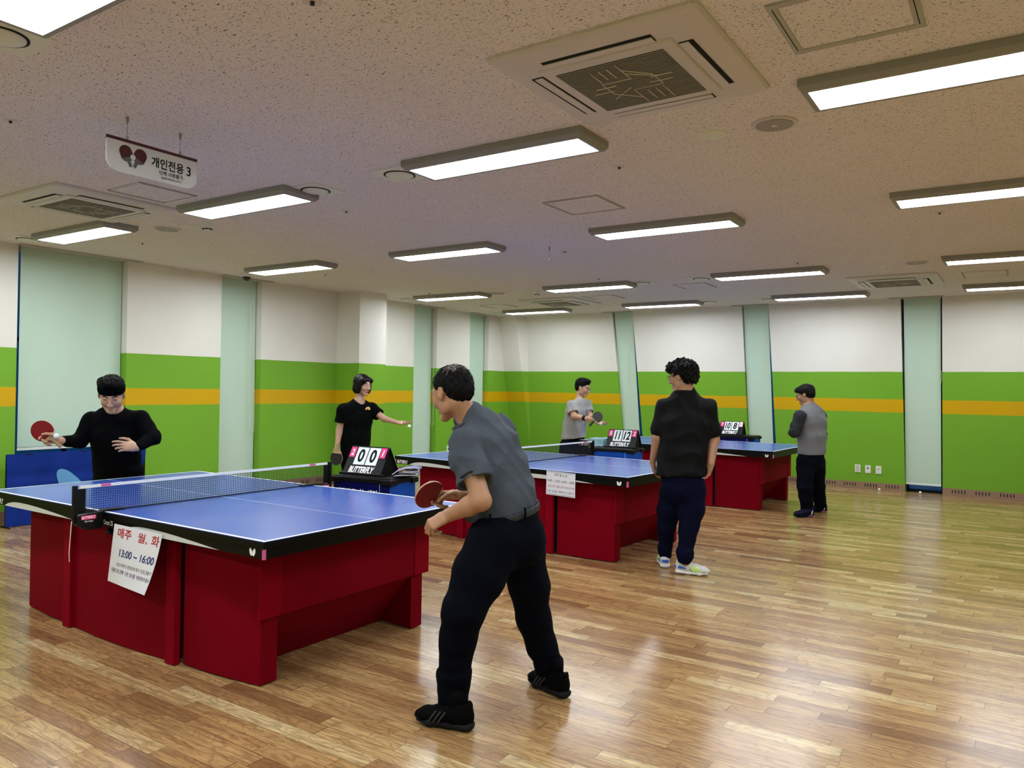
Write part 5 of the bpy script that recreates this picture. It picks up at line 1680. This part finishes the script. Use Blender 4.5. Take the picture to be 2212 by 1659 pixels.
for q in (-1, 1):
    P2_ = [tuple(c_ + V(.010 * q + a, b + .004, (a + .010 * q) * .3) - V(0, 0, .012)) for a, b in ell2(0, 0, .008, .019, 14, .45 * q)]; mb.prism(P2_[::-1], tuple(V(0, 0, .06)))
mb.build('shirt_emblem', mat('emblem_gold', (.75, .42, .14), .5), sh_, world=True)
T_ = SD(.006); T_.seg(at(768, 978, D0), at(768, 1000, D0), (.15, .12), (.165, .13), sh, .03)
T_.chain([at(757, 1000, D0), at(757, 1060, D0), at(757, 1108, D0)], [.10, .08, .07], None, .03, 'u', 1).chain([at(782, 1000, D0 + .05), at(786, 1060, D0 + .08), at(788, 1105, D0 + .1)], [.10, .08, .07], None, .03, 'u', 1)
sdobj('trousers', T_, M_BPANT, R3)
for px, py in ((757, 1114), (788, 1110)):
    a = at_z(px, py, 0); d_ = V(.8, 0, -.6); d_[2] = 0; shoe(R3, a - nrm(d_) * .08, a + nrm(d_) * .16, MS1, MS2)
S = SD(.0042); A_ = h3.ax()
S.ell(h3.p(-.022, .038), (.108, .092, .094), A_, .01); S.ell(h3.p(-.048, -.045), (.072, .075, .094), A_, .03)
for q in (-1, 1): S.ell(h3.p(.020, -.020, q * .078), (.036, .080, .020), A_, .02); S.ell(h3.p(.055, .060, q * .045), (.045, .035, .040), A_, .02)
S.ell(h3.p(.105, -.035), (.062, .088, .068), A_, .010, 's'); S.cut(h3.p(-.05, -.105), -A_[1] + A_[0] * .12)
S.disp = hairdisp(h3, .0015, 40, .001)
sdobj('hair', S, mat('bob_hair', (.0028, .0020, .0024), .45, spec=.16), R3)
racket(at(727, 990, D0 - .18), V(.01, .12, 0), V(.9, 0, -.3), R_BLK, R_BLK, 'black bat hanging from the right hand of the woman')
ball(at(884, 921, D0 - .22), 'white ball just tossed from the open hand of the woman')

# ---- 4: man in grey T-shirt and glasses at the farthest table
D0 = 11.2
fl = at_z(1240, 1058, 0)
R4 = empty('person', (fl[0], fl[1], 0), 0, 'man with glasses in light grey T-shirt with black wristband, crouching at far table', 'person')
B = SD(.006)
h4 = Head(at(1259, 838, D0 - .05), V(.86, 0, -.52), .22, 1.06)
pel, wst, cst, nb = at(1240, 952, D0), at(1242, 920, D0), at(1247, 888, D0 - .03), at(1252, 868, D0 - .05)
sh = nrm(at(1233, 875, D0 - .13) - at(1267, 870, D0 + .12))
B.chain([pel, wst, cst, nb], [(.15, .12), (.15, .12), (.15, .11), (.075, .065)], sh, .03).seg(nb, h4.p(-.03, -.055), .055, .054, None, .03)
h4.build(B, .8)
RS, RE, RW = at(1234, 876, D0 - .14), at(1240, 899, D0 - .22), at(1266, 904, D0 - .36)
LS, LE, LW = at(1268, 872, D0 + .12), at(1273, 898, D0 + .02), at(1291, 913, D0 - .14)
B.chain([RS, RE, RW], [.055, .046, (.031, .026)], None, .02).chain([LS, LE, LW], [.055, .044, (.030, .025)], None, .02)
hand(B, RW, at(1280, 909, D0 - .40) - RW, V(.3, .2, .9), V(0, .9, -.1), [(.8, 1.1, .6)] * 4, 1.05, (.6, .5), .02, .005)
hand(B, LW, at(1303, 918, D0 - .22) - LW, V(-.1, .9, -.3), V(.3, .2, .9), [(.3, .4, .3), (.4, .5, .3), (.5, .5, .3), (.5, .5, .3)], 1.0, (0, .2), .08, .005)
B.chain([at(1228, 960, D0 - .06), at(1218, 1010, D0 - .16), at(1208, 1052, D0 - .1)], [.09, .06, .045], None, .03).chain([at(1250, 960, D0 + .1), at(1274, 1002, D0 + .1), at(1284, 1048, D0 + .2)], [.09, .06, .045], None, .03)
sdobj('body', B, [SK2, M_LIP, M_BROW, M_EYE], R4, h4.face_mats)
S = SD(.0055)
S.chain([at(1239, 945, D0), at(1241, 920, D0), at(1246, 890, D0 - .03), at(1251, 874, D0 - .05)], [(.185, .175), (.175, .165), (.185, .15), (.13, .09)], sh, .03)
S.seg(at(1251, 875, D0 - .05), at(1253, 867, D0 - .05), (.10, .085), (.08, .07), sh, .03); S.seg(RS, LS, .065, .065, None, .04)
S.sleeve(RS, RS * .30 + RE * .70, (.070, .074), (.080, .086)); S.sleeve(LS, LS * .3 + LE * .7, (.066, .070), (.074, .080))
S.cut(at(1240, 946, D0), V(.1, -1, 0)); S.disp = folds((V(.7, .5, .2), 34, .010, 1.0), (V(-.5, .8, .2), 50, .003, 1.2))
M_GT = mat('tee_grey', (.30, .30, .30), .9, bump=(300, .2, .002))
sh_ = sdobj('shirt', S, M_GT, R4, None, 2)
c_ = at(1268, 886, D0 - .22); mb = MB()
for i in range(4): mb.box((0, 0, 0), (0, 0, 0)) if False else mb.prism([tuple(c_ + V(x, y - i * .02, 0)) for x, y in ((-.012, 0), (.012, .003), (.006, .009), (-.01, .007))], tuple(V(0, 0, .06)))
mb.build('shirt_print', M_INK, sh_, world=True)
T_ = SD(.006); T_.seg(at(1240, 942, D0), at(1240, 962, D0), (.165, .14), (.17, .15), sh, .03)
T_.chain([at(1226, 962, D0 - .06), at(1217, 1010, D0 - .16), at(1207, 1052, D0 - .1)], [.115, .09, .075], None, .03, 'u', 1).chain([at(1252, 962, D0 + .1), at(1275, 1003, D0 + .1), at(1285, 1048, D0 + .2)], [.115, .09, .075], None, .03, 'u', 1)
sdobj('trousers', T_, M_NAVY, R4)
for px, py in ((1208, 1060), (1285, 1054)):
    a = at_z(px, py, 0); d_ = V(.8, 0, -.5); d_[2] = 0; shoe(R4, a - nrm(d_) * .1, a + nrm(d_) * .18, MS1, MS2)
S = SD(.0045); A_ = h4.ax()
S.ell(h4.p(-.022, .050), (.106, .094, .090), A_, .01); S.ell(h4.p(-.058, .0), (.058, .07, .075), A_, .02); S.ell(h4.p(.03, .100), (.07, .04, .07), A_, .02)
S.ell(h4.p(.105, -.035), (.068, .092, .12), A_, .008, 's'); S.cut(h4.p(-.05, -.06), -A_[1])
for q in (-1, 1): S.ell(h4.p(.0, -.015, q * .092), (.03, .04, .024), A_, .006, 's')
S.disp = hairdisp(h4, .005, 20, .003)
sdobj('hair', S, M_HAIR, R4)
glasses(h4, R4, mat('glasses_frame', '#101012', .3), .022)
wb_ = SD(.004); wb_.seg(RW * .9 + RE * .1 + nrm(RW - RE) * -.03, RW * .98 + RE * .02, (.042, .038), (.041, .037), None, .003, 'u', 1)
sdobj('wristband', wb_, mat('wristband_black', '#0a0a0c', .9), R4)
racket(at(1291, 901, D0 - .44), V(-.085, -.095, .02), V(.75, -.6, -.35), mat('rubber_dark', (.035, .037, .042), .5), R_RED, 'dark bat in the right hand of the man in the light grey T-shirt', mat('handle_black', '#141416', .5))
ball(at(1298, 916, D0 - .25), 'white ball in the left palm of the man in the light grey T-shirt')

# ---- 5: man in black shirt with curly hair, seen from behind
fl = at_z(1460, 1235, 0)
R5 = empty('person', (fl[0], fl[1], 0), 0, 'man with curly hair and glasses standing with his back turned, black shirt, white sneakers', 'person')
D0 = 6.28
B = SD(.0048)
h5 = Head(at(1473, 814, D0), V(-.86, 0, .62), .14, 1.06)
pel, wst, cst, nb = at(1474, 1040, D0), at(1476, 975, D0), at(1479, 900, D0), at(1479, 848, D0)
sh = nrm(at(1532, 872, D0) - at(1432, 872, D0 + .06))
B.chain([pel, wst, cst, nb], [(.16, .11), (.15, .11), (.165, .11), (.08, .07)], sh, .03).seg(nb, h5.p(-.03, -.055), .06, .058, None, .03)
h5.build(B, .3)
LS, LE, LW = at(1436, 881, D0 + .05), at(1421, 945, D0 + .05), at(1410, 998, D0 + .12)
RS, RE, RW = at(1529, 881, D0), at(1541, 950, D0), at(1536, 1003, D0 - .08)
B.chain([LS, LE, LW], [.056, .048, (.031, .026)], None, .02).chain([RS, RE, RW], [.056, .048, (.031, .026)], None, .02)
hand(B, LW, at(1412, 1012, D0 + .13) - LW, V(.9, 0, -.1), V(.3, 0, .9), [(.35, .5, .3), (.45, .6, .3), (.5, .6, .3), (.55, .7, .3)], .98, (.2, .2), .03, .004)
hand(B, RW, at(1529, 1022, D0 - .06) - RW, V(-.9, 0, -.3), V(-.4, 0, .9), [(.35, .5, .3), (.45, .6, .3), (.5, .6, .3), (.55, .7, .3)], .98, (.2, .2), .03, .004)
J = [at(1454, 1060, D0 + .05), at(1440, 1135, D0 + .12), at(1437, 1200, D0 + .18)], [at(1495, 1060, D0 - .02), at(1488, 1135, D0 - .06), at(1481, 1215, D0 - .10)]
for j in J: B.chain(j, [.09, .06, .030], None, .03)
SK5 = skin('skin_medium', (.38, .20, .12))
sdobj('body', B, [SK5, M_LIP, M_BROW, M_EYE], R5, h5.face_mats)
S = SD(.0048)
S.chain([at(1473, 1024, D0), at(1475, 980, D0), at(1480, 915, D0), at(1481, 882, D0), at(1480, 864, D0)], [(.215, .155), (.195, .145), (.205, .14), (.165, .11), (.12, .095)], sh, .03)
S.seg(at(1480, 870, D0), at(1479, 846, D0), (.12, .095), (.078, .072), sh, .03); S.seg(LS, RS, .058, .058, None, .05); S.seg(at(1479, 858, D0), LS, .062, .060, None, .05); S.seg(at(1479, 858, D0), RS, .062, .060, None, .05)
S.sleeve(LS, at(1423, 932, D0 + .05), (.068, .070), (.066, .072)); S.sleeve(RS, at(1540, 943, D0), (.066, .070), (.068, .074))
for a_, b_ in ((LS, LE), (RS, RE)):
    for t_ in (.60, .70): S.seg(a_ * (1 - t_) + b_ * t_, a_ * (1 - t_ - .04) + b_ * (t_ + .04), (.070, .075), (.069, .074), None, .008)
S.cut(at(1473, 1026, D0), V(.04, -1, 0)); S.disp = folds((V(.95, .22, .1), 36, .018, 1.0), (V(.2, .9, .2), 46, .014, 1.3), (V(-.6, .7, 0), 30, .010, 1))
M_BS = mat('shirt_inky', (.0022, .0026, .0036), .7, spec=.14, bump=(9, .25, .02))
sh_ = sdobj('shirt', S, M_BS, R5, None, 2)
S = SD(.004)
cb = at(1479, 850, D0)
for i in range(20):
    q_ = lambda t: cb + CX * .080 * math.cos(t) + nrm(np.cross(CX, (0, 0, 1))) * .074 * math.sin(t) + V(0, .004 * math.sin(t), 0)
    a, b = 2 * math.pi * i / 20, 2 * math.pi * (i + 1) / 20; S.seg(q_(a), q_(b), (.006, .026), (.006, .026), np.cross(q_(b) - q_(a), (0, 0, 1)), .006)
sdobj('collar', S, M_BS, sh_)
T_ = SD(.005); T_.seg(at(1474, 1022, D0), at(1475, 1055, D0), (.175, .14), (.178, .15), sh, .03)
T_.chain([J[0][0], at(1446, 1100, D0 + .09), J[0][1], at(1437, 1180, D0 + .16), at(1437, 1203, D0 + .17)], [.108, .098, .076, .058, .044], None, .03, 'u', 1)
T_.chain([J[1][0], at(1494, 1100, D0 - .04), J[1][1], at(1481, 1190, D0 - .09), at(1477, 1217, D0 - .10)], [.112, .102, .080, .064, .047], None, .03, 'u', 1)
for c_, r_ in ((at(1437, 1190, D0 + .17), .053), (at(1480, 1199, D0 - .10), .062)): T_.seg(c_ + V(0, .012, 0), c_ - V(0, .012, 0), r_, r_, None, .02)
T_.disp = folds((V(.3, .9, 0), 40, .009, 1.0), (V(.85, .5, .1), 34, .006, 1.0))
sdobj('trousers', T_, mat('joggers_navy', (.0020, .0026, .0150), .9, spec=.08, bump=(400, .2, .002)), R5, None, 2)
M_SW, M_SS = mat('sneaker_white', (.58, .58, .56), .6, bump=(700, .3, .001)), mat('sole_white', (.72, .72, .70), .5)
M_NEON = mat('neon_yellow', (.55, .85, .03), .5); M_HB = mat('heel_blue', (.02, .11, .50), .5)
a = at_z(1437, 1228, 0); d_ = V(.10, 0, .95); d_[2] = 0; d_ = nrm(d_)
u_, P_ = shoe(R5, a - d_ * .0, a + d_ * .28, M_SW, M_SS, hgt=.10, k=1.05); stripes(u_, P_, -1, M_NEON, 3, .42, .075, 1.05)
hb = SD(.004); hb.chain([P_(.045, .060), P_(.14, .060), P_(.25, .058)], [(.031, .019), (.046, .019), (.048, .017)], np.cross(d_, (0, 0, 1)), .01); sdobj('heel_patch', hb, M_HB, u_)
a = at_z(1458, 1238, 0); d_ = V(.85, 0, -.25); d_[2] = 0; d_ = nrm(d_)
u_, P_ = shoe(R5, a, a + d_ * .285, M_SW, M_SS, hgt=.10, k=1.05); stripes(u_, P_, 1, M_NEON, 3, .44, .075, 1.05); laces(u_, P_, M_SW)
hb = SD(.004); hb.chain([P_(.045, .060), P_(.14, .060), P_(.29, .055)], [(.031, .019), (.046, .019), (.049, .016)], np.cross(d_, (0, 0, 1)), .01); sdobj('heel_patch', hb, M_HB, u_)
S = SD(.0042); A_ = h5.ax()
S.ell(h5.p(-.030, .048), (.112, .092, .100), A_, .01); S.ell(h5.p(-.066, -.002), (.070, .080, .086), A_, .02); S.ell(h5.p(.055, .090), (.062, .042, .065), A_, .02); S.ell(h5.p(.082, .066), (.036, .030, .05), A_, .02)
S.ell(h5.p(.085, -.045), (.062, .090, .13), A_, .008, 's'); S.cut(h5.p(-.05, -.062), -A_[1])
for q in (-1, 1): S.ell(h5.p(.004, -.020, q * .096), (.034, .044, .026), A_, .006, 's')
S.disp = lambda x, y, z: .0085 * np.sin(105 * x + 2 * np.sin(60 * z)) * np.sin(98 * y + 2 * np.sin(70 * x)) + .006 * np.sin(150 * z + 3 * np.sin(60 * y)) * np.sin(140 * x)
sdobj('hair', S, M_HAIR, R5)
mbh = MB(); rnd = random.Random(9)                 # curls on top and at the fringe
for i in range(110):
    th = rnd.uniform(-2.2, 2.2) if i % 2 else rnd.uniform(-.9, .9); el = rnd.uniform(.1, 1.4)
    cc_ = lambda s, a=0, b=0: h5.p(-.020 + .112 * math.cos(th + a) * math.cos(el) * s, .050 + .094 * math.sin(el + b) * s, .100 * math.sin(th + a) * math.cos(el) * s)
    r0 = rnd.uniform(-.15, .15)
    mbh.tube([cc_(.97), cc_(1.06, r0), cc_(1.12, r0 * 2, -.08), cc_(1.10, r0 * 3, -.2), cc_(1.03, r0 * 2.5, -.26)], [.003, .0032, .003, .002, .001], 4)
mbh.build('curls', M_HAIR, R5, world=True, smooth=True)
glasses(h5, R5, mat('glasses_frame', '#101012', .3), .022)

# ---- 6: man with folded arms in grey shirt with dark sleeves
fl = at_z(1752, 1112, 0)
R6 = empty('person', (fl[0], fl[1], 0), 0, 'man with folded arms in grey shirt with dark sleeves beside the farthest table', 'person')
D0 = 9.3
B = SD(.0055)
h6 = Head(at(1739, 853, D0 + .02), V(-.86, 0, .52), .30, 1.0)
pel, wst, cst, nb = at(1752, 985, D0), at(1752, 950, D0), at(1751, 910, D0), at(1746, 878, D0)
sh = nrm(at(1770, 892, D0 + .10) - at(1727, 895, D0 - .12))
B.chain([pel, wst, cst, nb], [(.15, .11), (.14, .11), (.15, .11), (.075, .065)], sh, .03).seg(nb, h6.p(-.035, -.05), .056, .055, None, .03)
h6.build(B, .2)
LS, LE, LW = at(1728, 899, D0 - .12), at(1716, 934, D0 - .10), at(1722, 930, D0 + .16)
RS, RE, RW = at(1772, 897, D0 + .12), at(1774, 936, D0 + .22), at(1738, 930, D0 + .26)
B.chain([LS, LE, LW], [.052, .044, (.030, .025)], None, .02).chain([RS, RE, RW], [.052, .044, (.030, .025)], None, .02)
hand(B, LW, at(1735, 925, D0 + .26) - LW, V(.3, 0, -.9), V(0, .9, 0), (.3, .5, .3), 1.0, (.2, .2), .02, .005)
hand(B, RW, at(1722, 934, D0 + .22) - RW, V(.3, 0, -.9), V(0, .9, 0), (.3, .5, .3), 1.0, (.2, .2), .02, .005)
J = [at(1741, 1000, D0 - .03), at(1738, 1050, D0 - .10), at(1744, 1100, D0 - .06)], [at(1763, 1000, D0 + .08), at(1766, 1050, D0 + .14), at(1773, 1092, D0 + .22)]
for j in J: B.chain(j, [.088, .058, .030], None, .03)
sdobj('body', B, [SK5, M_LIP, M_BROW, M_EYE], R6, h6.face_mats)
S = SD(.005)
S.chain([at(1753, 978, D0), at(1754, 945, D0), at(1755, 912, D0), at(1753, 893, D0), at(1749, 884, D0)], [(.182, .155), (.180, .155), (.190, .145), (.165, .115), (.115, .09)], sh, .03)
S.seg(at(1750, 888, D0), at(1746, 877, D0), (.10, .085), (.072, .066), sh, .03)
S.seg(LS * .7 + RS * .3, RS, .068, .066, None, .05)
S.cut(at(1753, 981, D0), V(0, -1, 0)); S.disp = folds((V(.5, .8, .2), 44, .010, 1.2), (V(.9, .2, .1), 34, .009, 1.0))
sh_ = sdobj('shirt', S, mat('shirt_midgrey', (.150, .155, .175), .88, bump=(260, .3, .002), var=.12, vscale=40), R6, None, 2)
S = SD(.005); S.chain([LS, LS * .4 + LE * .6, LE, LW * .8 + LE * .2], [.076, .066, .062, .048], None, .03).chain([RS, RE, RW * .8 + RE * .2], [.074, .062, .048], None, .03)
S.disp = folds((V(.2, .9, .3), 60, .014, 1.0), (V(.8, .3, .3), 44, .008, 1.0))
sdobj('sleeves', S, mat('sleeve_charcoal', (.030, .034, .040), .9, spec=.1), sh_, None, 2)
T_ = SD(.0055); T_.seg(at(1752, 976, D0), at(1752, 995, D0), (.165, .135), (.172, .145), sh, .03)
T_.chain([J[0][0], J[0][1], at(1744, 1103, D0 - .06)], [.115, .088, .072], None, .03, 'u', 1).chain([J[1][0], J[1][1], at(1773, 1094, D0 + .22)], [.112, .085, .070], None, .03, 'u', 1)
T_.disp = folds((V(.3, .9, 0), 42, .009, 1.0))
sdobj('trousers', T_, mat('pants_ink', (.0022, .0028, .0070), .9, spec=.06), R6, None, 2)
M_SNV, M_SPK2, M_SWH = mat('sneaker_navy', (.004, .004, .020), .6, spec=.1), mat('sneaker_pink', (.75, .22, .38), .5), mat('sneaker_patch', (.68, .68, .68), .5)
for hp, dr in (((1757, 1116), V(-.80, 0, -.22)), ((1786, 1106), V(-.85, 0, -.1))):
    a = at_z(*hp, 0); dr[2] = 0; dr = nrm(dr)
    u_, P_ = shoe(R6, a, a + dr * .28, M_SNV, M_SNV, hgt=.09); stripes(u_, P_, -1, M_SWH, 1, .14, .08, .98, 'white_patch'); laces(u_, P_, M_SPK2)
    tp = SD(.004); tp.seg(P_(.78, .040), P_(.88, .032), (.026, .008), (.018, .008), np.cross(dr, (0, 0, 1)), .006); sdobj('toe_patch', tp, M_SWH, u_)
    hp_ = SD(.004); hp_.seg(P_(.04, .014), P_(.36, .012), (.0435, .009), (.040, .008), np.cross(dr, (0, 0, 1)), .006); sdobj('heel_edge', hp_, M_SPK2, u_)
S = SD(.0042); A_ = h6.ax()
S.ell(h6.p(-.026, .044), (.106, .088, .088), A_, .01); S.ell(h6.p(-.060, -.002), (.060, .072, .078), A_, .02); S.ell(h6.p(.05, .075), (.055, .040, .062), A_, .02)
S.ell(h6.p(.100, -.030), (.062, .082, .12), A_, .008, 's'); S.cut(h6.p(-.05, -.062), -A_[1])
for q in (-1, 1): S.ell(h6.p(.0, -.015, q * .092), (.032, .040, .026), A_, .006, 's')
S.disp = hairdisp(h6, .0015, 40, .0012)
sdobj('hair', S, mat('short_hair', (.0045, .0032, .0028), .55, spec=.12), R6)
glasses(h6, R6, mat('glasses_gold', '#3a2c14', .3), .022)
